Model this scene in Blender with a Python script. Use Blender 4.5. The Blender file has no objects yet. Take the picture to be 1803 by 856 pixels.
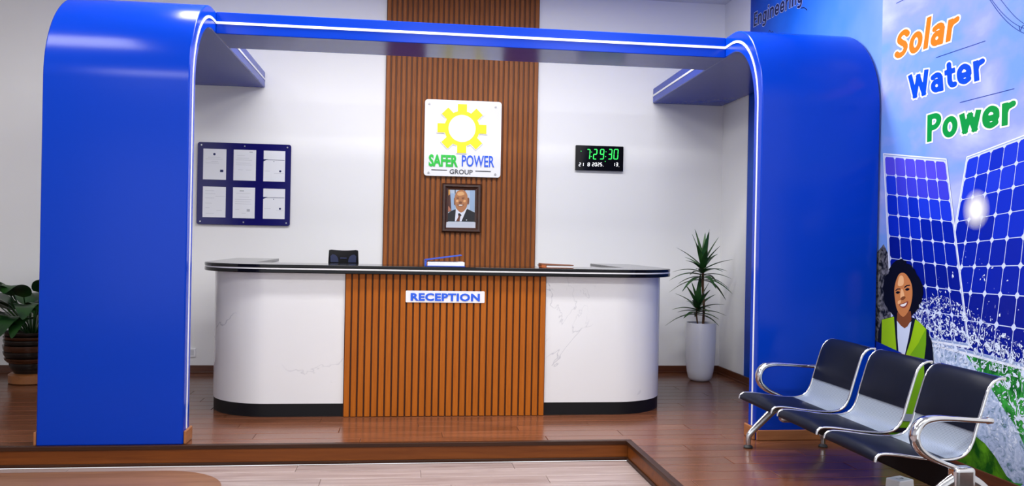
import bpy, bmesh, math, random
import numpy as np
from mathutils import Vector, Matrix
rnd = random.Random(7)
S = bpy.context.scene
COL = S.collection

# ------------------------------------------------------------ camera
W_PX, H_PX = 1803, 856
FPX, YAW, PIT, ROL, DIST, CAMH = 1511.286, .1275, -.0017, .01903, 8.4389, 1.3
_F0 = np.array([math.sin(YAW), math.cos(YAW), 0.]); _R0 = np.array([math.cos(YAW), -math.sin(YAW), 0.]); _D0 = np.array([0, 0, -1.])
_y2 = math.cos(PIT)*_D0 + math.sin(PIT)*_F0
_fw = -math.sin(PIT)*_D0 + math.cos(PIT)*_F0
_u = math.cos(ROL)*_R0 - math.sin(ROL)*_y2
_v = math.sin(ROL)*_R0 + math.cos(ROL)*_y2
CAM = np.array([0, -DIST, CAMH])
cam = bpy.data.cameras.new('camera'); camo = bpy.data.objects.new('camera', cam); COL.objects.link(camo)
m = Matrix.Identity(4)
for i in range(3):
    m[i][0], m[i][1], m[i][2], m[i][3] = _u[i], -_v[i], -_fw[i], CAM[i]
camo.matrix_world = m
cam.sensor_fit = 'HORIZONTAL'; cam.sensor_width = 36; cam.lens = FPX/W_PX*36
cam.clip_start = .05; cam.clip_end = 100
S.camera = camo

def ray(px, py): return _u*((px-W_PX/2)/FPX) + _v*((py-H_PX/2)/FPX) + _fw
def on_y(px, py, Y): d = ray(px, py); return CAM + d*((Y+DIST)/d[1])
def on_x(px, py, X): d = ray(px, py); return CAM + d*(X/d[0])
def on_z(px, py, Z): d = ray(px, py); return CAM + d*((Z-CAMH)/d[2])

# ------------------------------------------------------------ world, lights, exposure
wd = bpy.data.worlds.new('world'); S.world = wd; wd.use_nodes = True
wd.node_tree.nodes['Background'].inputs[0].default_value = (.93, .96, 1, 1)
wd.node_tree.nodes['Background'].inputs[1].default_value = 1.8
S.view_settings.view_transform = 'Standard'; S.view_settings.look = 'None'
S.view_settings.exposure = 0.0; S.view_settings.gamma = 1.0; S.view_settings.use_curve_mapping = False
CEIL = 3.764
def area(x, y, sx, sy, e, col=(1, .98, .95)):
    l = bpy.data.lights.new('unseen_ceiling_light', 'AREA'); l.shape = 'RECTANGLE'; l.size = sx; l.size_y = sy; l.energy = e; l.color = col
    o = bpy.data.objects.new('unseen_ceiling_light', l); o.location = (x, y, CEIL-.03); COL.objects.link(o); return o
for x in (-2.7, -.2, 1.4):
    area(x, -3.75, 1.2, .5, 42)
for x in (-2.7, .5, 2.3):
    area(x, -7.2, 1.2, .6, 80)
area(-.8, -2.3, 1.8, .4, 78); area(1.6, -2.3, 1.6, .4, 80)  # unseen lamps added to brighten the back wall

# ------------------------------------------------------------ materials
def mat(name, col=(.8, .8, .8), rough=.5, metal=0., spec=.5, coat=0., emit=None, es=1.):
    mt = bpy.data.materials.new(name); mt.use_nodes = True
    b = mt.node_tree.nodes['Principled BSDF']
    b.inputs['Base Color'].default_value = (*col, 1); b.inputs['Roughness'].default_value = rough
    b.inputs['Metallic'].default_value = metal; b.inputs['Specular IOR Level'].default_value = spec
    b.inputs['Coat Weight'].default_value = coat; b.inputs['Coat Roughness'].default_value = .08
    if emit: b.inputs['Emission Color'].default_value = (*emit, 1); b.inputs['Emission Strength'].default_value = es
    return mt
def srgb(r, g, b):
    f = lambda c: (c/255/12.92) if c <= 10 else ((c/255+.055)/1.055)**2.4
    return (f(r), f(g), f(b))
def nd(mt, t, **kw):
    n = mt.node_tree.nodes.new(t)
    for k, v in kw.items(): setattr(n, k, v)
    return n
def lk(mt, a, b): mt.node_tree.links.new(a, b)
def BS(mt): return mt.node_tree.nodes['Principled BSDF']
def ramp(mt, fac, stops):
    r = nd(mt, 'ShaderNodeValToRGB'); e = r.color_ramp.elements
    while len(e) < len(stops): e.new(.5)
    for el, (p, c) in zip(e, stops): el.position = p; el.color = (*c, 1)
    lk(mt, fac, r.inputs[0]); return r.outputs[0]
def coords(mt, scale=(1, 1, 1), kind='Object', rot=(0, 0, 0)):
    t = nd(mt, 'ShaderNodeTexCoord'); mp = nd(mt, 'ShaderNodeMapping')
    mp.inputs['Scale'].default_value = scale; mp.inputs['Rotation'].default_value = rot
    lk(mt, t.outputs[kind], mp.inputs[0]); return mp.outputs[0]
def noise(mt, vec, scale, detail=4, rough=.55, dist=0.):
    n = nd(mt, 'ShaderNodeTexNoise'); n.inputs['Scale'].default_value = scale; n.inputs['Detail'].default_value = detail
    n.inputs['Roughness'].default_value = rough; n.inputs['Distortion'].default_value = dist
    lk(mt, vec, n.inputs['Vector']); return n.outputs['Fac']
def wood(name, c1, c2, rough, scale, per_obj=.25, spec=.5, coat=0.):
    """grain stretched along one axis; each piece gets its own tone"""
    mt = mat(name, c1, rough, 0, spec, coat)
    oi = nd(mt, 'ShaderNodeObjectInfo')
    v = coords(mt, scale)
    ad = nd(mt, 'ShaderNodeVectorMath', operation='ADD'); lk(mt, v, ad.inputs[0])
    cb = nd(mt, 'ShaderNodeCombineXYZ'); ml = nd(mt, 'ShaderNodeMath', operation='MULTIPLY'); ml.inputs[1].default_value = 37
    lk(mt, oi.outputs['Random'], ml.inputs[0])
    for i in range(3): lk(mt, ml.outputs[0], cb.inputs[i])
    lk(mt, cb.outputs[0], ad.inputs[1])
    f = noise(mt, ad.outputs[0], 1.0, 6, .62, .6)
    c = ramp(mt, f, [(.28, c1), (.72, c2)])
    hs = nd(mt, 'ShaderNodeHueSaturation')
    mr = nd(mt, 'ShaderNodeMapRange'); mr.inputs[3].default_value = 1-per_obj; mr.inputs[4].default_value = 1+per_obj
    lk(mt, oi.outputs['Random'], mr.inputs[0]); lk(mt, mr.outputs[0], hs.inputs['Value']); lk(mt, c, hs.inputs['Color'])
    lk(mt, hs.outputs[0], BS(mt).inputs['Base Color'])
    bp = nd(mt, 'ShaderNodeBump'); bp.inputs['Strength'].default_value = .06; bp.inputs['Distance'].default_value = .004
    lk(mt, f, bp.inputs['Height']); lk(mt, bp.outputs[0], BS(mt).inputs['Normal'])
    return mt
M = {}
M['wall'] = mat('white_wall_paint', (.81, .815, .82), .55)
_v0 = coords(M['wall'], (1, 1, 1)); _bp = nd(M['wall'], 'ShaderNodeBump'); _bp.inputs['Strength'].default_value = .05; _bp.inputs['Distance'].default_value = .003
lk(M['wall'], noise(M['wall'], _v0, 180, 2), _bp.inputs['Height']); lk(M['wall'], _bp.outputs[0], BS(M['wall']).inputs['Normal'])
M['ceiling'] = mat('ceiling_paint', (.72, .73, .74), .8)
M['blue'] = mat('blue_laminate', srgb(0, 53, 174), .2, 0, .18)
_v0 = coords(M['blue'], (1, 1, 1)); _bp = nd(M['blue'], 'ShaderNodeBump'); _bp.inputs['Strength'].default_value = .02; _bp.inputs['Distance'].default_value = .003
lk(M['blue'], noise(M['blue'], _v0, 22, 2), _bp.inputs['Height']); lk(M['blue'], _bp.outputs[0], BS(M['blue']).inputs['Normal'])
M['stripe'] = mat('white_stripe', (.92, .93, .95), .35)
M['slat_wall'] = wood('slats_dim_tint', srgb(124, 68, 28), srgb(156, 92, 44), .45, (60, 60, 3.2), .07, .2)  # darker wood tint, dimmer light on the wall put into the colour
M['slat_back'] = mat('slat_backing', srgb(104, 58, 30), .6)
M['slat_counter'] = wood('slats_lit_tint', srgb(164, 86, 16), srgb(182, 101, 24), .42, (60, 60, 3.2), .05, .2)  # brighter, more orange tint, stronger light on the counter put into the colour
M['slat_counter_back'] = mat('slat_backing_dark', srgb(84, 40, 12), .6)
M['plank'] = wood('brown_laminate', srgb(84, 48, 30), srgb(124, 76, 52), .2, (1.6, 26, 1), .14, .42)
M['plank_pale'] = wood('pale_laminate', srgb(126, 106, 102), srgb(170, 154, 150), .34, (1.4, 20, 1), .07, .5)
M['plank_tan'] = wood('tan_mat', srgb(112, 78, 60), srgb(136, 98, 76), .38, (1.4, 18, 1), .1, .3)
M['base_dark'] = mat('joint_dark', srgb(40, 24, 18), .7)
M['base_pale'] = mat('joint_pale', srgb(130, 112, 106), .7)
M['skirting'] = wood('dark_skirting', srgb(72, 34, 16), srgb(98, 52, 26), .35, (2.2, 2.2, 40), .1)
M['riser'] = wood('riser_board', srgb(98, 48, 12), srgb(124, 66, 20), .4, (2, 30, 30), .08, .25)
M['nosing'] = wood('dark_nosing', srgb(40, 20, 10), srgb(60, 32, 16), .38, (2, 30, 30), .08, .25)
M['shoe'] = wood('oak_shoe', srgb(138, 84, 46), srgb(166, 108, 66), .4, (3, 3, 30), .08)
M['black_gloss'] = mat('black_granite', (.004, .004, .006), .1, 0, .2)
M['black'] = mat('black_plinth', (.005, .005, .007), .5, 0, .25)
M['navy_board'] = mat('navy_acrylic', srgb(8, 4, 92), .22)
M['paper'] = mat('paper', (.8, .82, .86), .6)
M['print_grey'] = mat('print_grey', (.42, .44, .48), .7)
M['print_light'] = mat('print_pale_grey', (.62, .64, .68), .7)
M['print_navy'] = mat('print_navy', srgb(30, 44, 92), .7)
M['steel'] = mat('steel_screw', (.7, .7, .7), .3, 1.)
M['screw_grey'] = mat('grey_screw', (.36, .36, .38), .35, .6)
M['acrylic'] = mat('white_acrylic', (.86, .87, .9), .18, 0, .5)
M['yellow'] = mat('yellow_acrylic', (.95, .80, .0), .45)
M['white_disc'] = mat('white_disc', (.95, .95, .95), .3)
M['green_letter'] = mat('green_letter', srgb(24, 200, 60), .4)
M['blue_letter'] = mat('blue_letter', srgb(20, 92, 230), .4)
M['dark_letter'] = mat('dark_letter', (.05, .055, .07), .4)
M['frame_wood'] = wood('dark_frame_wood', srgb(44, 20, 12), srgb(70, 36, 22), .3, (30, 30, 30), .02)
M['chrome'] = mat('chrome', (.60, .61, .64), .14, 1.)
M['leather'] = mat('black_leatherette', (.004, .006, .016), .42, 0, .1)
_v0 = coords(M['leather']); _bp = nd(M['leather'], 'ShaderNodeBump'); _bp.inputs['Strength'].default_value = .12; _bp.inputs['Distance'].default_value = .002
lk(M['leather'], noise(M['leather'], _v0, 240, 3), _bp.inputs['Height']); lk(M['leather'], _bp.outputs[0], BS(M['leather']).inputs['Normal'])
M['rubber'] = mat('black_rubber', (.015, .015, .016), .6)
M['beam_black'] = mat('black_steel_beam', (.004, .004, .006), .5, 0, .08)
# perforated grey steel: dot grid in object space
pm = mat('perforated_steel', (.5, .55, .62), .34, .35); M['perf'] = pm
v = coords(pm, (1, 1, 1)); sx = nd(pm, 'ShaderNodeSeparateXYZ'); lk(pm, v, sx.inputs[0])
def dotaxis(o):
    a = nd(pm, 'ShaderNodeMath', operation='MULTIPLY'); a.inputs[1].default_value = 110; lk(pm, o, a.inputs[0])
    b = nd(pm, 'ShaderNodeMath', operation='FRACT'); lk(pm, a.outputs[0], b.inputs[0])
    c = nd(pm, 'ShaderNodeMath', operation='SUBTRACT'); c.inputs[1].default_value = .5; lk(pm, b.outputs[0], c.inputs[0])
    d = nd(pm, 'ShaderNodeMath', operation='MULTIPLY'); lk(pm, c.outputs[0], d.inputs[0]); lk(pm, c.outputs[0], d.inputs[1]); return d.outputs[0]
ad = nd(pm, 'ShaderNodeMath', operation='ADD'); lk(pm, dotaxis(sx.outputs[1]), ad.inputs[0])
sm_ = nd(pm, 'ShaderNodeMath', operation='ADD'); lk(pm, sx.outputs[0], sm_.inputs[0]); lk(pm, sx.outputs[2], sm_.inputs[1])
lk(pm, dotaxis(sm_.outputs[0]), ad.inputs[1])
c = ramp(pm, ad.outputs[0], [(.045, (.09, .11, .14)), (.07, (.33, .39, .49))]); lk(pm, c, BS(pm).inputs['Base Color'])
M['pot_white'] = mat('white_ceramic', (.82, .83, .85), .16)
M['soil'] = mat('soil', (.03, .02, .014), .9)
M['stem'] = mat('plant_stem', srgb(96, 66, 40), .7)
def leafmat(name, a, b, rough=.4):
    mt = mat(name, a, rough); f = noise(mt, coords(mt, (4, 4, 4)), 2.2, 3)
    lk(mt, ramp(mt, f, [(.35, a), (.7, b)]), BS(mt).inputs['Base Color']); return mt
M['leaf_thin'] = leafmat('dracaena_leaf', srgb(22, 62, 26), srgb(58, 110, 50))
M['leaf_wide'] = leafmat('broad_leaf', srgb(12, 42, 18), srgb(36, 78, 28), .35)
M['pot_brown'] = mat('brown_glaze', srgb(62, 34, 20), .22)
M['pot_black'] = mat('black_glaze', (.008, .007, .007), .25)
M['saucer'] = wood('wooden_saucer', srgb(120, 72, 34), srgb(150, 94, 50), .4, (12, 12, 12), .02)
# marble with thin grey veins
mm = mat('white_marble', (.8, .81, .83), .14); M['marble'] = mm
v = coords(mm, (1, 1, 1), rot=(.9, .5, .1))
def veins(scale, w, dist):
    f = noise(mm, v, scale, 5, .6, dist)
    a = nd(mm, 'ShaderNodeMath', operation='SUBTRACT'); a.inputs[1].default_value = .5; lk(mm, f, a.inputs[0])
    b = nd(mm, 'ShaderNodeMath', operation='ABSOLUTE'); lk(mm, a.outputs[0], b.inputs[0])
    return ramp(mm, b.outputs[0], [(0, (1, 1, 1)), (w, (0, 0, 0))])
mk = nd(mm, 'ShaderNodeMath', operation='MULTIPLY'); lk(mm, veins(.95, .005, .9), mk.inputs[0])
lk(mm, ramp(mm, noise(mm, v, 2.1, 2), [(.44, (0, 0, 0)), (.62, (.75, .75, .75))]), mk.inputs[1])
mx = nd(mm, 'ShaderNodeMix', data_type='RGBA'); lk(mm, mk.outputs[0], mx.inputs['Factor'])
mx.inputs['A'].default_value = (.82, .83, .85, 1); mx.inputs['B'].default_value = (.42, .44, .5, 1)
lk(mm, mx.outputs['Result'], BS(mm).inputs['Base Color'])

# ------------------------------------------------------------ mesh helpers
def link(name, me, mt, parent=None, smooth=False):
    o = bpy.data.objects.new(name, me); COL.objects.link(o)
    if mt is not None and not me.materials:
        for q in (mt if isinstance(mt, (list, tuple)) else [mt]): me.materials.append(M[q] if isinstance(q, str) else q)
    if smooth:
        for p in me.polygons: p.use_smooth = True
    if parent: o.parent = parent
    return o
def mesh(name, V, F, mt, parent=None, smooth=False, mi=None):
    me = bpy.data.meshes.new(name); me.from_pydata([tuple(map(float, q)) for q in V], [], F); me.update()
    o = link(name, me, mt, parent, smooth)
    if mi:
        for p, k in zip(me.polygons, mi): p.material_index = k
    return o
class MB:
    def __init__(s): s.V = []; s.F = []
    def add(s, V, F):
        n = len(s.V); s.V += [tuple(map(float, q)) for q in V]; s.F += [tuple(i+n for i in f) for f in F]; return s
    def box(s, x0, x1, y0, y1, z0, z1):
        return s.add([(x, y, z) for x in (x0, x1) for y in (y0, y1) for z in (z0, z1)],
                     [(0, 1, 3, 2), (4, 6, 7, 5), (0, 4, 5, 1), (2, 3, 7, 6), (0, 2, 6, 4), (1, 5, 7, 3)])
    def cyl(s, p0, p1, r0, r1=None, n=16):
        return s.tube([p0, p1], [r0, r0 if r1 is None else r1], n)
    def tube(s, P, R, n=10, sy=1., ref=None):
        P = [Vector(p) for p in P]; V = []; F = []
        if not isinstance(R, (list, tuple)): R = [R]*len(P)
        t0 = (P[1]-P[0]).normalized()
        a = Vector(ref) if ref else (Vector((0, 0, 1)) if abs(t0.z) < .9 else Vector((0, 1, 0)))
        nrm = (a - t0*a.dot(t0)).normalized()
        for i, p in enumerate(P):
            t = (P[min(i+1, len(P)-1)]-P[max(i-1, 0)]).normalized()
            nrm = (nrm - t*nrm.dot(t)).normalized(); b = t.cross(nrm)
            for k in range(n):
                an = 2*math.pi*k/n
                V.append(p + nrm*(math.cos(an)*R[i]*sy) + b*(math.sin(an)*R[i]))
        for i in range(len(P)-1):
            for k in range(n):
                a_, b_ = i*n+k, i*n+(k+1) % n
                F.append((a_, b_, b_+n, a_+n))
        F.append(tuple(range(n-1, -1, -1))); F.append(tuple(range((len(P)-1)*n, len(P)*n)))
        return s.add(V, F)
    def lathe(s, prof, c=(0, 0, 0), n=40, cap=True):
        V = [(c[0]+r*math.cos(2*math.pi*k/n), c[1]+r*math.sin(2*math.pi*k/n), c[2]+z) for r, z in prof for k in range(n)]
        F = [(i*n+k, i*n+(k+1) % n, (i+1)*n+(k+1) % n, (i+1)*n+k) for i in range(len(prof)-1) for k in range(n)]
        if cap: F += [tuple(range(n-1, -1, -1)), tuple(range((len(prof)-1)*n, len(prof)*n))]
        return s.add(V, F)
    def prism(s, P2, mapf, a, b):
        """2D outline P2 swept between offsets a and b; mapf(u, v, w) -> xyz"""
        n = len(P2); V = [mapf(u, v_, a) for u, v_ in P2]+[mapf(u, v_, b) for u, v_ in P2]
        F = [(i, (i+1) % n, n+(i+1) % n, n+i) for i in range(n)]+[tuple(range(n-1, -1, -1)), tuple(range(n, 2*n))]
        return s.add(V, F)
    def build(s, name, mt, parent=None, smooth=False, bevel=0., seg=2, angle=None):
        me = bpy.data.meshes.new(name); me.from_pydata(s.V, [], s.F); me.update()
        bm = bmesh.new(); bm.from_mesh(me); bmesh.ops.recalc_face_normals(bm, faces=bm.faces); bm.to_mesh(me); bm.free()
        o = link(name, me, mt, parent, smooth)
        if smooth and angle: me.set_sharp_from_angle(angle=math.radians(angle))
        if bevel:
            md = o.modifiers.new('bevel', 'BEVEL'); md.width = bevel; md.segments = seg; md.limit_method = 'ANGLE'; md.angle_limit = math.radians(40)
        return o
def catmull(P, n=6, closed=False):
    P = [np.array(p, float) for p in P]; out = []; N = len(P)
    rng = range(N if closed else N-1)
    for i in rng:
        if closed: p0, p1, p2, p3 = P[i-1], P[i], P[(i+1) % N], P[(i+2) % N]
        else: p0, p1, p2, p3 = P[max(i-1, 0)], P[i], P[i+1], P[min(i+2, N-1)]
        for k in range(n):
            t = k/n; out.append(.5*((2*p1)+(-p0+p2)*t+(2*p0-5*p1+4*p2-p3)*t*t+(-p0+3*p1-3*p2+p3)*t**3))
    if not closed: out.append(P[-1])
    return out
def rrect(x0, x1, y0, y1, r, n=6):
    out = []
    for cx, cy, a0 in ((x1-r, y1-r, 0), (x0+r, y1-r, 90), (x0+r, y0+r, 180), (x1-r, y0+r, 270)):
        for k in range(n+1):
            a = math.radians(a0+90*k/n); out.append((cx+r*math.cos(a), cy+r*math.sin(a)))
    return out
def tag(o, label=None, cat=None, group=None, kind=None):
    if label: o['label'] = label
    if cat: o['category'] = cat
    if group: o['group'] = group
    if kind: o['kind'] = kind
    return o
def empty(name, loc, label=None, cat=None, group=None, kind=None):
    o = bpy.data.objects.new(name, None); o.location = loc; o.empty_display_size = .1; COL.objects.link(o)
    return tag(o, label, cat, group, kind)
def adopt(parent):
    """children were modelled in world coordinates: keep them in place under a moved empty"""
    t = Matrix.Translation(-Vector(parent.location))
    for c in parent.children: c.matrix_parent_inverse = t
# ---- heavy rounded stroke lettering for the mural print
def _ell(cx, cy, rx, ry): return [(cx+rx*math.cos(t*math.pi/12), cy+ry*math.sin(t*math.pi/12)) for t in range(25)]
def _cm(*P): return [tuple(q) for q in catmull(P, 6)]
GL = {'S': (.60, [_cm((.50, .78), (.41, .86), (.29, .88), (.16, .81), (.14, .67), (.27, .55), (.41, .46), (.48, .33), (.43, .19), (.30, .12), (.18, .13), (.09, .20))]),
 'o': (.62, [_ell(.30, .37, .19, .27)]), 'l': (.27, [[(.12, .12), (.12, .98)]]),
 'a': (.59, [_ell(.26, .255, .155, .155), [(.44, .10), (.44, .46)], _cm((.44, .44), (.40, .59), (.28, .645), (.12, .59))]),
 'r': (.42, [[(.12, .10), (.12, .62)], _cm((.12, .40), (.19, .56), (.36, .63))]),
 'W': (.96, [[(.11, .88), (.27, .12)], [(.27, .12), (.47, .80)], [(.47, .80), (.67, .12)], [(.67, .12), (.83, .88)]]),
 't': (.45, [_cm((.20, .88), (.20, .5), (.20, .26), (.27, .13), (.38, .12)), [(.10, .62), (.34, .62)]]),
 'e': (.61, [[(.15, .345), (.45, .345)], _cm((.485, .345), (.46, .54), (.30, .645), (.15, .55), (.11, .37), (.16, .19), (.31, .11), (.46, .17))]),
 'P': (.60, [[(.12, .10), (.12, .88)], _cm((.12, .88), (.34, .88), (.47, .79), (.475, .64), (.35, .50), (.12, .49))]),
 'w': (.78, [[(.11, .62), (.22, .12)], [(.22, .12), (.39, .58)], [(.39, .58), (.56, .12)], [(.56, .12), (.67, .62)]]),
 'E': (.54, [[(.12, .12), (.12, .88)], [(.12, .88), (.42, .88)], [(.12, .5), (.38, .5)], [(.12, .12), (.42, .12)]]),
 'n': (.60, [[(.12, .12), (.12, .62)], _cm((.12, .42), (.21, .60), (.34, .64), (.45, .55), (.46, .36)), [(.46, .40), (.46, .12)]]),
 'g': (.62, [_ell(.30, .37, .18, .26), _cm((.48, .62), (.48, .3), (.48, .02), (.42, -.13), (.28, -.17), (.14, -.13))]),
 'i': (.27, [[(.12, .12), (.12, .62)], [(.12, .88), (.12, .89)]])}
def stroke_glyph(c, w, st=.026):
    """filled outline of one letter: all points closer than w/2 to its strokes (marching squares)"""
    segs = [(P[k], P[k+1], len(P) == 2) for P in GL[c][1] for k in range(len(P)-1)]
    nx = int((GL[c][0]+w+.1)/st)+2; ny = int((1.3+w)/st)+2; x0 = -w/2-.03; y0 = -.22-w/2
    X, Y = np.meshgrid(x0+st*np.arange(nx), y0+st*np.arange(ny), indexing='ij'); D = np.full(X.shape, 9.)
    for (ax, ay), (bx, by), square in segs:
        dx, dy = bx-ax, by-ay; l2 = dx*dx+dy*dy
        t = np.clip(((X-ax)*dx+(Y-ay)*dy)/l2, 0, 1) if l2 > 1e-12 else 0*X
        if square:   # straight stroke: square ends
            l = math.sqrt(l2); al = ((X-ax)*dx+(Y-ay)*dy)/l; pe = np.abs(-(X-ax)*dy+(Y-ay)*dx)/l
            D = np.minimum(D, np.maximum(pe, np.maximum(-al, al-l)))
        else: D = np.minimum(D, np.hypot(X-ax-t*dx, Y-ay-t*dy))
    D -= w/2; V, F, ix = [], [], {}
    def vid(key, pt):
        if key not in ix: ix[key] = len(V); V.append(pt)
        return ix[key]
    for i in range(nx-1):
        for j in range(ny-1):
            cs = [(i, j), (i+1, j), (i+1, j+1), (i, j+1)]; d = [D[q] for q in cs]
            if min(d) >= 0: continue
            f = []
            for k in range(4):
                a, b = cs[k], cs[(k+1) % 4]; da, db = d[k], d[(k+1) % 4]
                if da < 0: f.append(vid(a, (X[a], Y[a])))
                if (da < 0) != (db < 0):
                    t = da/(da-db); f.append(vid((min(a, b), max(a, b)), (X[a]+(X[b]-X[a])*t, Y[a]+(Y[b]-Y[a])*t)))
            if len(f) > 2: F.append(tuple(f))
    return V, F
def stroke_text(txt, w, gap=0.):
    """one (verts, faces) per letter, x scaled so that the nominal letters fill 0..1"""
    out = []; x = 0.; total = sum(GL[c][0]+gap for c in txt)-gap
    for c in txt:
        V, F = stroke_glyph(c, w); out.append(([((x+a)/total, b) for a, b in V], F)); x += GL[c][0]+gap
    return out
_fontc = {}
def text2d(txt, bold=0., shear=0., space=1., res=3):
    key = (txt, bold, shear, space)
    if key in _fontc: return _fontc[key]
    cu = bpy.data.curves.new('t', 'FONT'); cu.body = txt; cu.offset = bold; cu.shear = shear; cu.space_character = space; cu.resolution_u = res
    cu.fill_mode = 'FRONT'
    ob = bpy.data.objects.new('t', cu); COL.objects.link(ob); bpy.context.view_layer.update()
    me = bpy.data.meshes.new_from_object(ob.evaluated_get(bpy.context.evaluated_depsgraph_get()))
    V = [(q.co.x, q.co.y) for q in me.vertices]; F = [tuple(p.vertices) for p in me.polygons]
    bpy.data.objects.remove(ob); bpy.data.curves.remove(cu); bpy.data.meshes.remove(me)
    _fontc[key] = (V, F); return V, F
def letters(name, txt, o, bx, ty, nrm, mt, parent, bold=0., shear=0., space=1., depth=0., ref=None, base=0.):
    """flat lettering: o baseline left, bx baseline right, ty top left; ref = (bold, shear) of the lettering it must line up with"""
    o, bx, ty, nrm = (np.array(q, float) for q in (o, bx, ty, nrm))
    V, F = text2d(txt, bold, shear, space)
    R_, _ = text2d(txt, ref if ref is not None else bold, shear, space)
    x0 = min(q[0] for q in R_); x1 = max(q[0] for q in R_); y0 = base; y1 = max(q[1] for q in R_)
    P = [o + (bx-o)*((x-x0)/(x1-x0)) + (ty-o)*((y-y0)/(y1-y0)) + nrm*depth for x, y in V]
    if depth <= 0: return mesh(name, P, F, mt, parent)
    # extruded
    n = len(P); B = [p - nrm*depth for p in P]
    ec = {}
    for f in F:
        for a, b in zip(f, f[1:]+f[:1]): ec[(a, b)] = 1
    sides = [(a, b, b+n, a+n) for (a, b) in ec if (b, a) not in ec]
    return mesh(name, P+B, F+sides, mt, parent)

# ============================================================ the setting
XR = 3.235          # right wall plane
XL_ROOM = -6.0
YF = -11.0          # room goes on behind the camera
YS = -2.915         # front edge of the platform
XS = 1.502          # side edge of the recess in the platform
ZL = -.128          # lower floor
wb = MB().box(XL_ROOM, 3.7, 0, .15, ZL, CEIL).build('wall_back', 'wall'); tag(wb, 'white painted back wall behind the reception counter', kind='structure')
wr = MB().box(XR, XR+.2, YF, 0, ZL, CEIL).build('wall_right', 'wall'); tag(wr, 'white side wall carrying the printed mural', kind='structure')
wl = MB().box(XL_ROOM-.15, XL_ROOM, YF, 0, ZL, CEIL).build('added_wall_left', 'wall'); tag(wl, kind='structure')  # unseen wall, added to block world light from the left
# unseen wall added to break up the world light; wide opening lets daylight in
wf_ = MB(); wf_.box(XL_ROOM, -4.6, YF-.15, YF, ZL, CEIL); wf_.box(2.6, XR, YF-.15, YF, ZL, CEIL); wf_.box(-4.6, 2.6, YF-.15, YF, 3.0, CEIL); wf_.box(-4.6, 2.6, YF-.15, YF, ZL, .25)
wf_ = wf_.build('added_wall_front', 'wall'); tag(wf_, kind='structure')
cl = MB().box(XL_ROOM, 3.7, YF, .15, CEIL, CEIL+.1).build('ceiling', 'ceiling'); tag(cl, kind='structure')
def skirting(name, x0, x1, y0, y1, along, h=.072, inner=1):
    """board plus a small quarter-round at its foot"""
    o = MB()
    if along == 'x': o.box(x0, x1, y1-.016, y1, 0, h); o.box(x0, x1, y1-.03, y1-.016, 0, .014)
    else: o.box(x1-.016, x1, y0, y1, 0, h); o.box(x1-.03, x1-.016, y0, y1, 0, .014)
    b = o.build(name, 'skirting', None, bevel=.003); tag(b, kind='structure'); return b
skirting('baseboard_back', XL_ROOM, 3.6, -.03, 0, 'x')
skirting('baseboard_right', XR-.03, XR, -6.4, -.016, 'y')
# narrow raised strip between the corner and the mural
st = MB().box(XR-.008, XR, -.66, -.46, .075, CEIL).build('trim_1', 'wall'); tag(st, 'narrow raised strip beside the mural', kind='structure')

# platform with laminate planks
plat = MB(); plat.box(XL_ROOM, XR, YS+.02, 0, ZL, -.006); plat.box(XS+.02, XR, -6.5, YS+.02, ZL, -.006)
plat = plat.build('floor_platform', 'base_dark'); tag(plat, 'raised platform of brown laminate planks', kind='structure')
PW, PLn = .162, 1.22
_pc = {}
def plank(parent, x0, x1, y0, y1, z, mt, tier):
    key = (round(x1-x0, 3), round(y1-y0, 3), mt)
    if key not in _pc:
        g = .0012; l, w = (x1-x0)/2-g, (y1-y0)/2-g; c = .0025
        V = [(-l, -w, -.006), (l, -w, -.006), (l, w, -.006), (-l, w, -.006), (-l, -w, -.0012), (l, -w, -.0012), (l, w, -.0012), (-l, w, -.0012),
             (-l+c, -w+c, 0), (l-c, -w+c, 0), (l-c, w-c, 0), (-l+c, w-c, 0)]
        F = [(0, 1, 5, 4), (1, 2, 6, 5), (2, 3, 7, 6), (3, 0, 4, 7), (4, 5, 9, 8), (5, 6, 10, 9), (6, 7, 11, 10), (7, 4, 8, 11), (8, 9, 10, 11)]
        me = bpy.data.meshes.new('plank'); me.from_pydata(V, [], F); me.update(); me.materials.append(M[mt]); _pc[key] = me
    o = bpy.data.objects.new('plank', _pc[key]); COL.objects.link(o); o.parent = parent
    o.location = ((x0+x1)/2, (y0+y1)/2, z); return o
def rows(parent, xa, xb, ya, yb, z, mt, start=0.):
    y = yb; r = 0
    while y > ya+.01:
        yn = max(ya, y-PW); x = xa - ((r*.437+start) % 1)*PLn; r += 1
        while x < xb-.01:
            a, b = max(x, xa), min(x+PLn, xb)
            if b-a > .03: plank(parent, a, b, yn, y, z, mt, 0)
            x += PLn
        y = yn
rows(plat, -4.6, XR-.016, YS+.026, -.016, 0, 'plank')
rows(plat, XS+.026, XR-.016, -5.2, YS+.026, 0, 'plank', .31)
# nosing, riser board and foot strip of the step, front run and side run
def step_run(n0, boards, xa, xb, ya, yb, front):
    def bx(z0, z1, out):
        return MB().box(xa, xb, YS-out, YS+.03, z0, z1) if front else MB().box(XS-out, XS+.03, ya, yb, z0, z1)
    a = bx(-.024, .0015, .012).build('trim_%d' % n0, 'nosing', None, bevel=.003); tag(a, 'dark wooden nosing of the platform step', kind='structure')
    b = bx(-.108, -.024, 0).build('trim_%d' % (n0+1), 'riser', None, bevel=.001); tag(b, 'brown riser board of the platform step', kind='structure')
    c = bx(ZL, -.108, .01).build('trim_%d' % (n0+2), 'nosing', None, bevel=.003); tag(c, 'dark strip at the foot of the platform step', kind='structure')
step_run(2, 1, XL_ROOM, XS+.03, 0, 0, True)
step_run(5, 1, 0, 0, -6.5, YS-.012, False)
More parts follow.
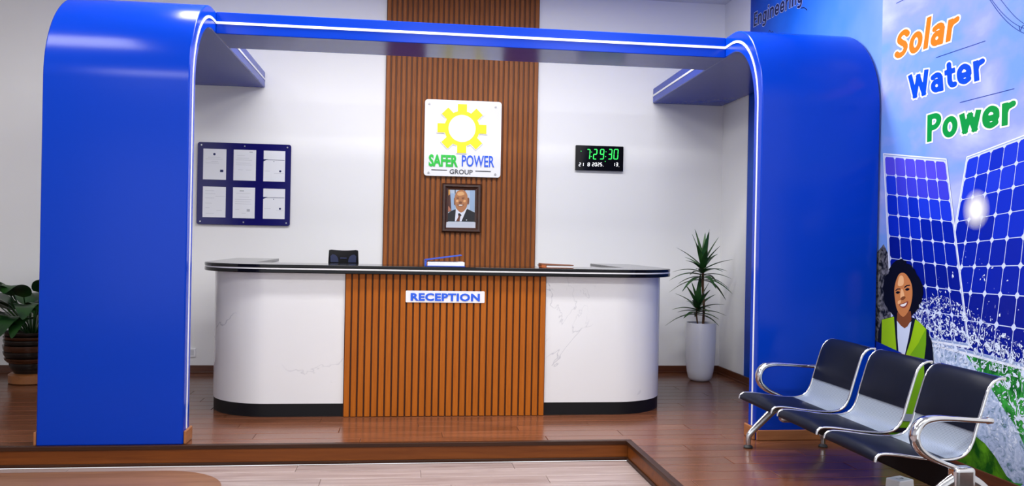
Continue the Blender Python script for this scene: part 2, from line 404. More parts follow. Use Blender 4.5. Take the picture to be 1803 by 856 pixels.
# lower floor
lo = MB().box(XL_ROOM, XS, YF, YS, ZL-.1, ZL-.006).build('floor', 'base_pale'); tag(lo, 'lower floor of pale wood-look planks', kind='structure')
PLn = 1.35; PW = .165
rows(lo, -4.4, XS-.012, -5.6, YS-.012, ZL, 'plank_pale', .2)
# brown rounded mat on the lower floor
mp_ = []
x1, y1, rr = -.99, -3.03, .42
for k in range(17):
    a = math.radians(90*k/16); mp_.append((x1-rr+rr*math.cos(a), y1-rr+rr*math.sin(a)))
mp_ += [(-4.2, y1), (-4.2, -4.9), (x1, -4.9)]
mt_ = MB().prism(mp_, lambda u, v_, w: (u, v_, w), ZL+.0002, ZL+.003).build('floor_mat', 'plank_tan')
tag(mt_, 'tan wood-look mat with a rounded corner lying on the pale lower floor', 'mat')

# ============================================================ blue reception arch
ZT, ZB, RB, TH = 2.874, 2.722, .62, .15
arch = empty('reception_arch', (.5, -1.5, 0), 'blue laminate arch with curved side panels and white pinstripe around the reception counter', 'arch')
def wing_profile(yw, o0, o1):
    """section in (Y, Z): o0 / o1 = inset of outer / inner line"""
    out = [(yw+o0, 0.0)]; n = 18
    cy, cz = yw+RB, ZT-RB
    for k in range(n+1):
        a = math.pi/2*k/n; out.append((cy-(RB-o0)*math.cos(a), cz+(RB-o0)*math.sin(a)))
    out.append((-.004, ZT-o0)); out.append((-.004, ZT-o1))
    for k in range(n, -1, -1):
        a = math.pi/2*k/n; out.append((cy-(RB-o1)*math.cos(a), cz+(RB-o1)*math.sin(a)))
    out.append((yw+o1, 0.0)); return out
def wing(yw, xi, xo, skew):
    """xi inner edge, xo outer edge at the front; skew = dX per unit Y of the inner edge"""
    def mp(u, v_, w): return (w + skew*(u-yw), u, v_)
    if skew:   # outer side stays against the wall
        def mp(u, v_, w): return (w + (skew*(u-yw) if abs(w-xo) > .01 else 0), u, v_)
    p = MB().prism(wing_profile(yw, 0, TH), mp, xi, xo).build('side_panel', 'blue', arch, smooth=True, angle=35)
    md = p.modifiers.new('bevel', 'BEVEL'); md.width = .008; md.segments = 2; md.limit_method = 'ANGLE'; md.angle_limit = math.radians(60)
    sgn = 1 if xi > xo else -1
    prof = wing_profile(yw, TH*.5-.009, TH*.5+.009)
    prof = [(a, max(b, .085)) for a, b in prof]
    def mp2(u, v_, w): return (xi + sgn*w + skew*(u-yw), u, v_)
    s_ = MB().prism(prof, mp2, .0005, .004).build('stripe', 'stripe', p); s_['label'] = 'white pinstripe'
    # small oak shoe at the foot of the inner edge
    MB().box(*(sorted((xi+sgn*.001, xi+sgn*.018))), yw+.004, yw+TH+.016, 0.001, .085).build('floor_shoe', 'shoe', p, bevel=.006)
    return p
YW = -2.9
XI, XO = -1.325, -2.185
pl_ = wing(YW, XI, XO, 0.)
MB().box(XO-.018, XO-.001, YW+.004, YW+TH, .001, .085).build('floor_shoe', 'shoe', pl_, bevel=.006)
XI2, SK = 2.375, .039
pr_ = wing(YW-.05, XI2, XR-.018, SK)
MB().box(XI2+.0, XR-.03, YW-.05-.017, YW-.05-.001, .001, .07).build('floor_shoe', 'shoe', pr_, bevel=.005)
YB = -2.19
xe = XI2+SK*(YB-YW)
bm_ = MB().prism([(XI+.001, YB), (XI2+SK*(YB-YW+.05)-.001, YB), (XI2+SK*(YB+.47-YW+.05)-.001, YB+.47), (XI+.001, YB+.47)], lambda u, v_, w: (u, v_, w), ZB, ZT).build('crossbeam', 'blue', arch, bevel=.004)
s_ = MB().box(XI+.003, XI2+SK*(YB-YW+.05)-.003, YB-.004, YB-.0005, (ZT+ZB)/2-.009, (ZT+ZB)/2+.009).build('stripe', 'stripe', bm_); s_['label'] = 'white pinstripe'
adopt(arch)

# ============================================================ slatted wall panel
def slats(parent, x0, x1, n, y, z0, z1, frac, dep, mt):
    p = (x1-x0)/n; w = p*frac
    me = MB().box(-w/2, w/2, -dep, 0, z0, z1)
    first = me.build('slat', mt, parent, bevel=.0025, seg=1)
    first.location = (x0+p*.5, y, 0)
    for k in range(1, n):
        o = first.copy(); COL.objects.link(o); o.parent = parent; o.location = (x0+p*(k+.5), y, 0)
PX0, PX1 = -.185, 1.312
panel = MB().box(PX0, PX1, -.02, -.001, .073, CEIL-.001).build('slatted_wall_panel', 'slat_back')
tag(panel, 'tall wooden slatted panel on the white wall behind the counter', 'wall panel')
slats(panel, PX0, PX1, 30, -.02, .073, CEIL-.002, .68, .016, 'slat_wall')
YPAN = -.038

# ============================================================ reception counter
CX = .338; HWB = 1.745; YC = -2.075; RC = .46; CTOP = 1.105
counter = empty('reception_counter', (CX, YC, 0), 'curved white marble reception counter with wooden slat front and black top', 'reception counter')
def upath(hw, yf, r, yend, n=14):
    """outline of the U from the left end round the front to the right end"""
    P = [(CX-hw, yend)]
    for k in range(n+1):
        a = math.radians(180+90*k/n); P.append((CX-hw+r+r*math.cos(a), yf+r+r*math.sin(a)))
    for k in range(n+1):
        a = math.radians(270+90*k/n); P.append((CX+hw-r+r*math.cos(a), yf+r+r*math.sin(a)))
    P.append((CX+hw, yend)); return P
def uwall(name, hw, yf, r, yend, t, z0, z1, mt, half, parent):
    A = upath(hw, yf, r, yend); B = upath(hw-t, yf+t, r-t, yend)
    n = len(A)//2
    A, B = (A[:n], B[:n]) if half == 0 else (A[n:], B[n:])
    if half == 0: A = A+[(-.405, yf)]; B = B+[(-.405, yf+t)]
    else: A = [(1.08, yf)]+A; B = [(1.08, yf+t)]+B
    return MB().prism(A+B[::-1], lambda u, v_, w: (u, v_, w), z0, z1).build(name, mt, parent, smooth=True, angle=25)
for hf in (0, 1):
    uwall('marble_panel', HWB, YC, RC, -.5, .03, .095, 1.045, 'marble', hf, counter)
    uwall('plinth', HWB-.004, YC+.004, RC-.004, -.5, .04, 0, .095, 'black', hf, counter)
ins = MB().box(-.405, 1.08, YC-.004, YC+.03, 0, 1.045).build('slat_front', 'slat_counter_back', counter)
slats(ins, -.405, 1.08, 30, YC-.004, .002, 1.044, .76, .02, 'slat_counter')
def slab(hw, yf, r, yend, inset, z0, z1, name, mt, bev):
    P = upath(hw-inset, yf+inset, r-inset, yend-inset)
    P += [(CX+hw-.375-.0, yend-inset), (CX+hw-.375, yf+.50), (CX-hw+.375, yf+.50), (CX-hw+.375, yend-inset)]
    return MB().prism(P, lambda u, v_, w: (u, v_, w), z0, z1).build(name, mt, counter, smooth=True, angle=25, bevel=bev)
HS, YSL, RS = HWB+.075, YC-.10, RC+.09
slab(HS, YSL, RS, -.42, 0, CTOP-.024, CTOP, 'worktop', 'black_gloss', .004)
slab(HS, YSL, RS, -.42, .004, CTOP-.034, CTOP-.024, 'worktop_stripe', 'stripe', 0)
slab(HS, YSL, RS, -.42, 0, CTOP-.060, CTOP-.034, 'worktop_lower_layer', 'black_gloss', .004)
for ch in counter.children:
    pass
adopt(counter)
# sign on the counter front
YSG = YC-.004-.02
a, b = on_y(714.5, 512, YSG), on_y(853, 533, YSG)
sx0, sx1, sz0, sz1 = a[0], b[0], .832, .923
c0 = on_y(714.5, 511.5, YSG); c1 = on_y(853, 533, YSG); sz0, sz1 = c1[2]-.003, c0[2]+.0
sign = MB().prism(rrect(sx0, sx1, sz0, sz1, .008, 4), lambda u, v_, w: (u, YSG-w, v_), .0005, .009).build('reception_sign', 'acrylic', None, bevel=.001)
tag(sign, 'white plate lettered RECEPTION in blue on the slatted counter front', 'sign')
wS = sx1-sx0; hS = sz1-sz0
letters('lettering', 'RECEPTION', (sx0+.062*wS, YSG-.0095, sz0+.18*hS), (sx1-.062*wS, YSG-.0095, sz0+.18*hS), (sx0+.062*wS, YSG-.0095, sz1-.2*hS), (0, -1, 0), 'blue_letter', sign, bold=.042, depth=.004, space=1.08)

# ============================================================ wall objects
def wpx(px, py, off=0.): return on_y(px, py, -off)
# --- document board
BX0, BX1, BZ0, BZ1 = -1.928, -1.067, 1.408, 2.185
board = MB().prism(rrect(BX0, BX1, BZ0, BZ1, .022), lambda u, v_, w: (u, -w, v_), .012, .024).build('notice_board', 'navy_board', None, bevel=.002)
tag(board, 'dark blue acrylic board holding six framed documents on the white wall', 'notice board')
for sx_ in (.04, .5, .96):
    for sz_ in (.035, .965):
        x, z = BX0+sx_*(BX1-BX0), BZ0+sz_*(BZ1-BZ0)
        MB().cyl((x, -.001, z), (x, -.029, z), .009, .007, 12).build('screw', 'steel', board, smooth=True, angle=40)
docs = [((358.5, 261), (398.5, 263.5), (357, 315), (398, 317.5), 'letter with a round crest at its head and blue stamp near its foot', 0),
        ((411.8, 263), (450.9, 265), (410.7, 317), (450.3, 319), 'letter of plain grey lines, upper middle pocket of the blue board', 1),
        ((464.5, 265), (502, 266.5), (463.5, 319), (501.8, 320.5), 'certificate with blue corner flash, upper pocket of the blue board', 2),
        ((357.5, 328), (397.5, 329.5), (356.3, 381.8), (397, 383.5), 'letter with faint scattered notes, lower pocket under the crested letter', 3),
        ((410.4, 329.5), (449, 331), (409.5, 383.8), (448.3, 385), 'letter with a black heading and small grey stamp, lower middle pocket', 4),
        ((463.5, 332), (501.8, 333), (463, 385), (501.2, 386), 'certificate with blue corner flash and solid grey seal, lower pocket', 5)]
for tl, tr, bl, br, lab, kind in docs:
    q = [wpx(*p, .026) for p in (tl, tr, bl, br)]
    x0, x1 = (q[0][0]+q[2][0])/2, (q[1][0]+q[3][0])/2; z1, z0 = (q[0][2]+q[1][2])/2, (q[2][2]+q[3][2])/2
    d = MB().box(x0, x1, -.0265, -.0243, z0, z1).build('document', 'paper'); tag(d, 'white '+lab, 'document', 'documents on the blue notice board')
    w, h = x1-x0, z1-z0; rr = random.Random(kind+3)
    ln = MB(); lt = MB()
    def bar(mb, u0, u1, v0, v1): mb.box(x0+u0*w, x0+u1*w, -.0270, -.0266, z0+v0*h, z0+v1*h)
    def disc(mb, u, v_, r, mult=1.): mb.prism([(x0+u*w+r*w*math.cos(t*math.pi/8), z0+v_*h+r*w*math.sin(t*math.pi/8)) for t in range(16)], lambda a, b, c: (a, -c, b), .0266, .0272)
    n_l = {0: [(.20, .75, .72), (.1, .85, .66), (.35, .65, .58), (.1, .7, .53)], 1: [(.15, .5, .80), (.15, .7, .72), (.1, .82, .66), (.1, .75, .56), (.1, .82, .5), (.2, .42, .34), (.55, .8, .34)],
           2: [(.05, .3, .33), (.5, .95, .26)], 3: [(.1, .5, .86), (.1, .55, .76), (.55, .98, .68), (.1, .5, .62), (.1, .4, .45), (.12, .3, .3), (.6, .85, .22), (.15, .5, .12)],
           4: [(.15, .8, .8), (.3, .75, .68), (.1, .85, .6), (.1, .8, .53), (.1, .85, .46), (.12, .3, .28), (.4, .6, .16)], 5: [(.05, .35, .33), (.6, .95, .27)]}[kind]
    pm_ = 'print_navy' if kind in (0, 2, 5) else 'print_grey'
    def text_line(*a_): q_ = MB(); bar(q_, *a_); q_.build('printed_line', 'print_light', d)
    def text_bar(*a_): q_ = MB(); bar(q_, *a_); q_.build('printed_mark', pm_, d)
    def seal(*a_): q_ = MB(); disc(q_, *a_); q_.build('printed_seal', pm_, d)
    for u0, u1, v_ in n_l: text_line(u0, u1, v_, v_+.014)
    if kind == 0: seal(.48, .83, .055); text_bar(.74, .88, .25, .33)
    if kind == 1: text_bar(.7, .85, .92, .945)
    if kind in (2, 5):
        text_bar(.1, .97, .695, .708); seal(.78, .34, .05); seal(.48, .65, .02)
        MB().prism([(x0, z0+.72*h), (x0+.2*w, z0+.72*h), (x0, z0+.65*h)], lambda a, b, c: (a, -c, b), .0266, .0271).build('printed_flash', 'print_navy', d)
    if kind == 4: text_bar(.3, .5, .87, .905); text_bar(.64, .78, .22, .3)

# --- logo plaque
LX0, LX1, LZ0, LZ1 = .197, .946, 1.924, 2.667
YL = YPAN-.018
logo = MB().prism(rrect(LX0, LX1, LZ0, LZ1, .03), lambda u, v_, w: (u, YL-w, v_), 0, .012).build('logo_plaque', 'acrylic', None, bevel=.002)
tag(logo, 'square white acrylic plaque with yellow gear and company name', 'sign')
for px, py in ((756, 183), (873, 188.5), (754.5, 304), (872, 307)):
    p = on_y(px, py, YL-.012)
    MB().cyl((p[0], YL+.0175, p[2]), (p[0], YL-.02, p[2]), .012, .010, 14).build('screw', 'screw_grey', logo, smooth=True, angle=40)
gc = on_y(813.5, 226.5, YL-.02)
def gear(ro, ri, half, grow):
    out = []
    for k in range(8):
        a = math.pi/2 - k*math.pi/4
        ux, uz = math.cos(a), math.sin(a); tx, tz = math.sin(a), -math.cos(a)
        h = half+grow; r1 = ro+grow; r0 = ri+grow
        b0 = math.asin(min(.99, h/r0))
        out += [(ux*r0*math.cos(b0)-tx*h, uz*r0*math.cos(b0)-tz*h), (ux*r1-tx*h, uz*r1-tz*h), (ux*r1+tx*h, uz*r1+tz*h), (ux*r0*math.cos(b0)+tx*h, uz*r0*math.cos(b0)+tz*h)]
        for j in range(1, 4):
            aa = a-b0-(math.pi/4-2*b0)*j/4; out.append((r0*math.cos(aa), r0*math.sin(aa)))
    return [(gc[0]+u, gc[2]+v_) for u, v_ in out]
GR = .238
g0 = MB().prism(gear(GR, GR*.72, GR*.185, .007), lambda u, v_, w: (u, YL-.012-w, v_), 0, .010).build('gear_base', 'white_disc', logo)
MB().prism(gear(GR, GR*.72, GR*.185, 0), lambda u, v_, w: (u, YL-.022-w, v_), 0, .004).build('gear', 'yellow', logo)
MB().prism([(gc[0]+GR*.555*math.cos(t*math.pi/24), gc[2]+GR*.555*math.sin(t*math.pi/24)) for t in range(48)], lambda u, v_, w: (u, YL-.026-w, v_), 0, .004).build('gear_disc', 'white_disc', logo)
def ltext(txt, pbl, pbr, ptl, mt, bold, depth=.006, space=1., nm='lettering'):
    y = YL-.0122
    o = on_y(*pbl, y); b = on_y(*pbr, y); t = on_y(*ptl, y); t = np.array([o[0], y, t[2]]); b = np.array([b[0], y, (b[2]+o[2])/2]); o = np.array([o[0], y, b[2]])
    return letters(nm, txt, o, b, t, (0, -1, 0), mt, logo, bold=bold, depth=depth, space=space)
ltext('SAFER', (754.8, 292), (806, 293), (755.5, 271.5), 'green_letter', .04)
ltext('POWER', (813, 293), (870, 294), (813, 273), 'blue_letter', .012)
ltext('GROUP', (791.5, 306), (832, 307), (792, 298), 'dark_letter', .006)
for (a_, b_) in (((759.5, 299), (787, 299.7)), ((837, 301.3), (864, 302))):
    p, q = on_y(*a_, YL-.013), on_y(*b_, YL-.013); z = (p[2]+q[2])/2
    MB().box(p[0], q[0], YL-.0155, YL-.0122, z-.004, z+.004).build('rule', 'dark_letter', logo)

# --- portrait in frame
YP = YPAN
fx0, fx1, fz0, fz1 = on_y(777, 410, YP)[0], on_y(846, 410, YP)[0], on_y(810, 409.5, YP)[2], on_y(810, 323.5, YP)[2]
por = MB(); fw_ = .062
def frame_side(pts): return pts
por = empty('framed_portrait', ((fx0+fx1)/2, YP, fz0), 'dark wooden picture frame with portrait of a man in a suit', 'picture frame')
prof = [(0, 0), (0, .018), (.012, .03), (.03, .03), (.045, .018), (fw_, .014), (fw_, 0)]
cs = [(fx0, fz0, 1, 1), (fx1, fz0, -1, 1), (fx1, fz1, -1, -1), (fx0, fz1, 1, -1)]
for k in range(4):
    a_, b_ = cs[k], cs[(k+1) % 4]
    V = [(c_[0]+c_[2]*i, YP-.001-d_, c_[1]+c_[3]*i) for c_ in (a_, b_) for i, d_ in prof]; n = len(prof)
    F = [(i, i+1, n+i+1, n+i) for i in range(n-1)]
    mb = MB().add(V, F); mb.build('frame_rail', 'frame_wood', por)
ix0, ix1, iz0, iz1 = fx0+fw_-.004, fx1-fw_+.004, fz0+fw_-.004, fz1-fw_+.004
def flat(name, pts, mp, mt, parent, closed=True, sm=5):
    P = catmull(pts, sm, True) if sm else pts
    return mesh(name, [mp(*p) for p in P], [tuple(range(len(P)))], mt, parent)
def pp(lay): return lambda px, py: tuple(on_y(px, py, YP-.013-.0006*lay))
def z4(pts): return [(760+x/7.78, 310+y/7.78) for x, y in pts]
PM = {k: mat('portrait_'+k, c_, .5) for k, c_ in dict(sky=srgb(182, 196, 214), blue=srgb(96, 138, 190), flag=srgb(74, 34, 22), flag2=srgb(176, 112, 84), gold=srgb(214, 150, 60), skin=srgb(176, 116, 72), skin2=srgb(120, 70, 38), skin3=srgb(222, 168, 112),
      suit=srgb(14, 16, 26), shirt=srgb(222, 226, 238), tie=srgb(104, 56, 40), teeth=srgb(236, 228, 220), cap=srgb(196, 200, 212), bluewin=srgb(150, 176, 206)).items()}
ph = MB().box(ix0, ix1, YP-.012, YP-.002, iz0, iz1).build('photograph', PM['sky'], por)
def pf(name, pts, lay, k, sm=0):
    o = flat(name, z4(pts), pp(lay), PM[k], ph, sm=sm); return o
pf('printed_window', [(525, 175), (592, 175), (586, 480), (525, 470)], 1, 'bluewin')
pf('printed_window', [(258, 235), (322, 240), (322, 470), (262, 470)], 1, 'bluewin')
pf('printed_window', [(318, 168), (328, 168), (328, 240), (318, 240)], 2, 'suit')
pf('printed_window', [(452, 172), (460, 172), (460, 230), (452, 230)], 2, 'suit')
pf('printed_flag', [(215, 168), (248, 168), (262, 330), (270, 480), (208, 500), (207, 300)], 2, 'flag')
pf('printed_flag', [(215, 168), (246, 168), (252, 250), (216, 280)], 3, 'gold')
pf('printed_flag', [(212, 400), (240, 420), (270, 470), (208, 500)], 3, 'flag2')
pf('printed_suit', [(330, 455), (275, 475), (225, 510), (207, 540), (205, 620), (588, 626), (590, 500), (545, 478), (485, 450), (400, 600)], 4, 'suit')
pf('printed_shirt', [(332, 452), (318, 620), (408, 622), (484, 445), (430, 430)], 5, 'shirt')
pf('printed_tie', [(362, 520), (410, 535), (392, 560), (384, 620), (334, 620), (366, 560)], 6, 'tie')
pf('printed_tie_knot', [(358, 516), (385, 508), (412, 540), (384, 546)], 7, 'suit')
pf('printed_ear', [(492, 305), (514, 305), (512, 370), (494, 390)], 6, 'skin2', 4)
pf('printed_ear', [(306, 300), (322, 305), (322, 400), (308, 395)], 6, 'skin2')
pf('printed_face', [(405, 190), (455, 205), (488, 260), (492, 340), (480, 420), (450, 470), (405, 500), (365, 475), (335, 430), (318, 350), (318, 280), (345, 215)], 8, 'skin', 5)
pf('printed_face_highlight', [(360, 225), (420, 215), (450, 250), (400, 270), (355, 262)], 9, 'skin3', 4)
pf('printed_face_highlight', [(335, 330), (362, 326), (366, 352), (340, 358)], 9, 'skin3', 4)
pf('printed_face_highlight', [(438, 330), (466, 328), (464, 356), (436, 358)], 9, 'skin3', 4)
pf('printed_brow', [(338, 292), (372, 284), (376, 292), (340, 300)], 9, 'skin2')
pf('printed_brow', [(412, 292), (450, 288), (452, 296), (412, 300)], 9, 'skin2')
pf('printed_eye', [(345, 306), (370, 300), (376, 312), (350, 318)], 9, 'skin2', 4)
pf('printed_eye', [(412, 308), (440, 302), (448, 314), (416, 320)], 9, 'skin2', 4)
pf('printed_nose', [(382, 350), (408, 350), (418, 372), (395, 380), (372, 372)], 9, 'skin2', 4)
pf('printed_smile', [(352, 392), (395, 386), (440, 392), (420, 415), (395, 420), (368, 412)], 9, 'skin2', 4)
pf('printed_teeth', [(364, 396), (395, 392), (430, 396), (412, 408), (380, 408)], 10, 'teeth', 0)
pf('printed_caption', [(203, 630), (600, 634), (598, 712), (196, 706)], 10, 'cap')
for yy in (650, 664, 678): pf('printed_caption_line', [(230, yy), (560, yy+4), (560, yy+7), (230, yy+3)], 11, 'sky')
pf('printed_pin', [(470, 598), (484, 598), (484, 608), (470, 608)], 9, 'shirt')
adopt(por)

# --- digital clock
KX0, KX1, KZ0, KZ1 = 1.701, 2.188, 2.025, 2.274
clock = MB().prism(rrect(KX0, KX1, KZ0, KZ1, .006, 3), lambda u, v_, w: (u, -w, v_), .001, .034).build('digital_clock', 'black_gloss', None, bevel=.002)
tag(clock, 'black digital wall clock with green and white figures', 'clock')
M['led_green'] = mat('green_led', (.02, .5, .08), .5, emit=(.02, .85, .09), es=1.0)
M['led_white'] = mat('white_led', (.6, .6, .6), .5, emit=(.9, .92, 1), es=.9)
SEG = {'0': 'abcdef', '1': 'bc', '2': 'abged', '3': 'abgcd', '5': 'afgcd', '7': 'abc', '8': 'abcdefg', '9': 'abfgcd'}
def digit(mb, ch, u, v_, w, h, t, sl=.06):
    def sg(x0, y0, x1, y1):
        dx, dy = x1-x0, y1-y0; L = math.hypot(dx, dy); dx /= L; dy /= L; nx, ny = -dy*t/2, dx*t/2; e = t*.45
        P = [(x0, y0), (x0+dx*e+nx, y0+dy*e+ny), (x1-dx*e+nx, y1-dy*e+ny), (x1, y1), (x1-dx*e-nx, y1-dy*e-ny), (x0+dx*e-nx, y0+dy*e-ny)]
        P = [(u+a+sl*b, v_+b) for a, b in P]
        mb.prism(P, lambda a, b, c: (a, -c, b), .0341, .0352)
    A = dict(a=(0, h, w, h), b=(w, h/2, w, h), c=(w, 0, w, h/2), d=(0, 0, w, 0), e=(0, 0, 0, h/2), f=(0, h/2, 0, h), g=(0, h/2, w, h/2))
    for s_ in SEG[ch]: sg(*A[s_])
def kpx(x, y): p = on_y(1000+x/12.23, 240+y/12.23, -.034); return p[0], p[2]
gm = MB()
for ch, xa, xb in (('7', 400, 462), ('2', 545, 612), ('9', 688, 762), ('3', 868, 935), ('0', 985, 1068)):
    (ua, va), (ub, vb) = kpx(xa, 490), kpx(xb, 490); _, vt = kpx(xa, 282)
    digit(gm, ch, ua, va, ub-ua, vt-va, .0098)
for x, y in ((510, 340), (500, 437), (820, 335), (812, 438), (283, 322), (803, 540)):
    u, v_ = kpx(x, y); r = .0045
    gm.prism([(u+r*math.cos(t*math.pi/4), v_+r*math.sin(t*math.pi/4)) for t in range(8)], lambda a, b, c: (a, -c, b), .0341, .0352)
gm.build('time_digits', 'led_green', clock)
wm = MB()
for ch, xa, xb in (('2', 237, 270), ('1', 300, 330), ('8', 425, 462), ('2', 522, 556), ('0', 580, 616), ('2', 640, 670), ('5', 693, 728), ('1', 975, 1003), ('3', 1032, 1070)):
    (ua, va), (ub, vb) = kpx(xa, 640), kpx(xb, 640); _, vt = kpx(xa, 572)
    digit(wm, ch, ua, va, ub-ua, vt-va, .006)
for x, y in ((757, 645), (1098, 655)):
    u, v_ = kpx(x, y); r = .003
    wm.prism([(u+r*math.cos(t*math.pi/4), v_+r*math.sin(t*math.pi/4)) for t in range(8)], lambda a, b, c: (a, -c, b), .0341, .0352)
wm.build('date_digits', 'led_white', clock)

# --- wall socket behind the arch
p = on_y(337, 621, 0)
sock = MB().box(p[0]-.04, p[0]+.042, -.012, -.001, p[2]-.042, p[2]+.042).build('wall_socket', M['acrylic'], None, bevel=.004); tag(sock, 'white square wall socket low on the back wall beside the counter', 'socket')
MB().box(p[0]-.025, p[0]+.026, -.0135, -.0122, p[2]-.025, p[2]+.025).build('socket_face', M['print_light'], sock)

# ============================================================ printed mural on the right wall
XM = XR-.003
mur = MB().box(XM, XR-.0004, -4.36, -.655, .073, CEIL-.002)
mm_ = mat('mural_sky', (.5, .6, .9), .36, 0, .15); M['mural_sky'] = mm_
v = coords(mm_, (1, 1, 1)); sp = nd(mm_, 'ShaderNodeSeparateXYZ'); lk(mm_, v, sp.inputs[0])
mr = nd(mm_, 'ShaderNodeMapRange'); mr.inputs[1].default_value = -.65; mr.inputs[2].default_value = -2.93; lk(mm_, sp.outputs[1], mr.inputs[0])
wob = nd(mm_, 'ShaderNodeMath', operation='MULTIPLY_ADD'); wob.inputs[1].default_value = .5; wob.inputs[2].default_value = -.25; lk(mm_, noise(mm_, v, 1.6, 3), wob.inputs[0])
ad = nd(mm_, 'ShaderNodeMath', operation='ADD'); lk(mm_, mr.outputs[0], ad.inputs[0]); lk(mm_, wob.outputs[0], ad.inputs[1])
deep = ramp(mm_, ad.outputs[0], [(0, srgb(0, 58, 170)), (.35, srgb(6, 100, 214)), (.7, srgb(66, 124, 228)), (1, srgb(116, 150, 230))])
cloud = ramp(mm_, noise(mm_, coords(mm_, (1, 1, 1.7)), 1.7, 5, .5, .3), [(.36, srgb(112, 152, 230)), (.5, srgb(144, 158, 230)), (.62, srgb(172, 182, 234)), (.72, srgb(192, 204, 240))])
sel = nd(mm_, 'ShaderNodeMath', operation='LESS_THAN'); sel.inputs[1].default_value = -2.93; lk(mm_, sp.outputs[1], sel.inputs[0])
mx = nd(mm_, 'ShaderNodeMix', data_type='RGBA'); lk(mm_, sel.outputs[0], mx.inputs['Factor']); lk(mm_, deep, mx.inputs['A']); lk(mm_, cloud, mx.inputs['B'])
lk(mm_, mx.outputs['Result'], BS(mm_).inputs['Base Color'])
mural = mur.build('printed_mural', 'mural_sky')
tag(mural, 'printed wall mural of solar panels, splashing water and a woman in a green vest', 'mural')
LAY = .0003
def mpx(lay): return lambda px, py: tuple(on_x(px, py, XM-LAY*lay))
def mflat(name, pts, lay, mt, sm=0): return flat(name, pts, mpx(lay), mt, mural, sm=sm)
MM = {k: mat('mural_'+k, c_, .36, 0, .15) for k, c_ in dict(orange=srgb(232, 120, 4), blue=srgb(4, 70, 206), green=srgb(10, 142, 58), outline=srgb(236, 240, 252), navy=srgb(16, 28, 84), wire=srgb(24, 56, 150),
      frame=srgb(226, 232, 246), frame_edge=srgb(140, 160, 204), grid=srgb(196, 208, 240), c0=srgb(78, 70, 214), c1=srgb(56, 58, 206), c2=srgb(24, 52, 206), c3=srgb(8, 40, 188), c4=srgb(2, 28, 160), c5=srgb(2, 20, 136),
      hair=srgb(10, 10, 14), skin=srgb(198, 126, 72), skin_l=srgb(236, 182, 130), skin_d=srgb(128, 72, 36), lip=srgb(140, 62, 50), teeth=srgb(240, 236, 232), vest=srgb(150, 196, 8), vest_d=srgb(112, 168, 10), shirt=srgb(208, 220, 244),
      jacket=srgb(16, 20, 36), clip=srgb(10, 40, 150), tape=srgb(140, 152, 168), grass=srgb(30, 130, 50), grass_d=srgb(22, 84, 20), tree=srgb(46, 62, 88)).items()}
def noisy(mt, a, b, scale, lo=.4, hi=.6, vec=(1, 1, 1), detail=5, dist=.6):
    f = noise(mt, coords(mt, vec), scale, detail, .6, dist)
    lk(mt, ramp(mt, f, [(lo, a), (hi, b)]), BS(mt).inputs['Base Color'])
noisy(MM['grass'], srgb(18, 96, 34), srgb(58, 160, 66), 16); noisy(MM['grass_d'], srgb(14, 74, 14), srgb(84, 146, 24), 7)
noisy(MM['tree'], srgb(20, 24, 34), srgb(120, 120, 130), 26)
MM['water'] = mat('mural_water', (.7, .78, .9), .32)
f1 = noise(MM['water'], coords(MM['water'], (1, 1, 1), rot=(.75, 0, 0)), 20, 6, .66, 1.6)
lk(MM['water'], ramp(MM['water'], f1, [(.32, srgb(52, 112, 84)), (.40, srgb(112, 140, 172)), (.47, srgb(160, 180, 216)), (.6, srgb(186, 202, 234)), (.7, srgb(226, 234, 248))]), BS(MM['water']).inputs['Base Color'])
def spray(name, thr, scale, stretch=(1, 1, 1), dist=1.5, col=srgb(214, 226, 250)):
    """scattered printed droplets: clear between the drops"""
    mt = mat(name, col, .32); b = BS(mt)
    f = noise(mt, coords(mt, stretch), scale, 3, .6, dist)
    lk(mt, ramp(mt, f, [(thr, (0, 0, 0)), (thr+.02, (1, 1, 1))]), b.inputs['Alpha']); return mt
MM['spray1'] = spray('mural_spray', .56, 26, dist=2.4); MM['spray2'] = spray('mural_droplets', .66, 30, dist=.3)
MM['foam'] = spray('mural_foam', .535, 22, dist=1.8); MM['foam_green'] = spray('mural_foam_on_grass', .55, 17, dist=2.)
# glint printed on the panel: white fading outward from the middle of its disc
gl = mat('mural_glint', (1, 1, 1), .32); MM['glint'] = gl
gcoord = nd(gl, 'ShaderNodeTexCoord'); vm = nd(gl, 'ShaderNodeVectorMath', operation='LENGTH'); lk(gl, gcoord.outputs['Object'], vm.inputs[0])
lk(gl, ramp(gl, vm.outputs['Value'], [(.03, (1, 1, 1)), (.062, (.55, .55, .55)), (.12, (0, 0, 0))]), BS(gl).inputs['Alpha'])

# ground, water and trees
mflat('printed_trees', [(1544, 445), (1556, 430), (1566, 452), (1572, 520), (1575, 660), (1540, 660)], 1, MM['tree'])
mflat('printed_grass', [(1560, 560), (1700, 600), (1803, 640), (1803, 852), (1790, 860), (1680, 812), (1560, 766)], 1, MM['grass'])
mflat('printed_grass', [(1560, 700), (1690, 740), (1740, 775), (1757, 806), (1776, 848), (1680, 808), (1560, 762)], 2, MM['grass_d'])
mflat('printed_water', [(1600, 580), (1660, 588), (1700, 625), (1722, 655), (1745, 684), (1766, 718), (1789, 752), (1803, 784), (1803, 853), (1785, 850), (1772, 838), (1752, 804), (1734, 781), (1700, 754), (1660, 720), (1610, 690)], 3, MM['water'])
mflat('printed_spray', [(1600, 560), (1803, 600), (1803, 800), (1760, 790), (1700, 700), (1640, 640)], 4, MM['foam_green'])
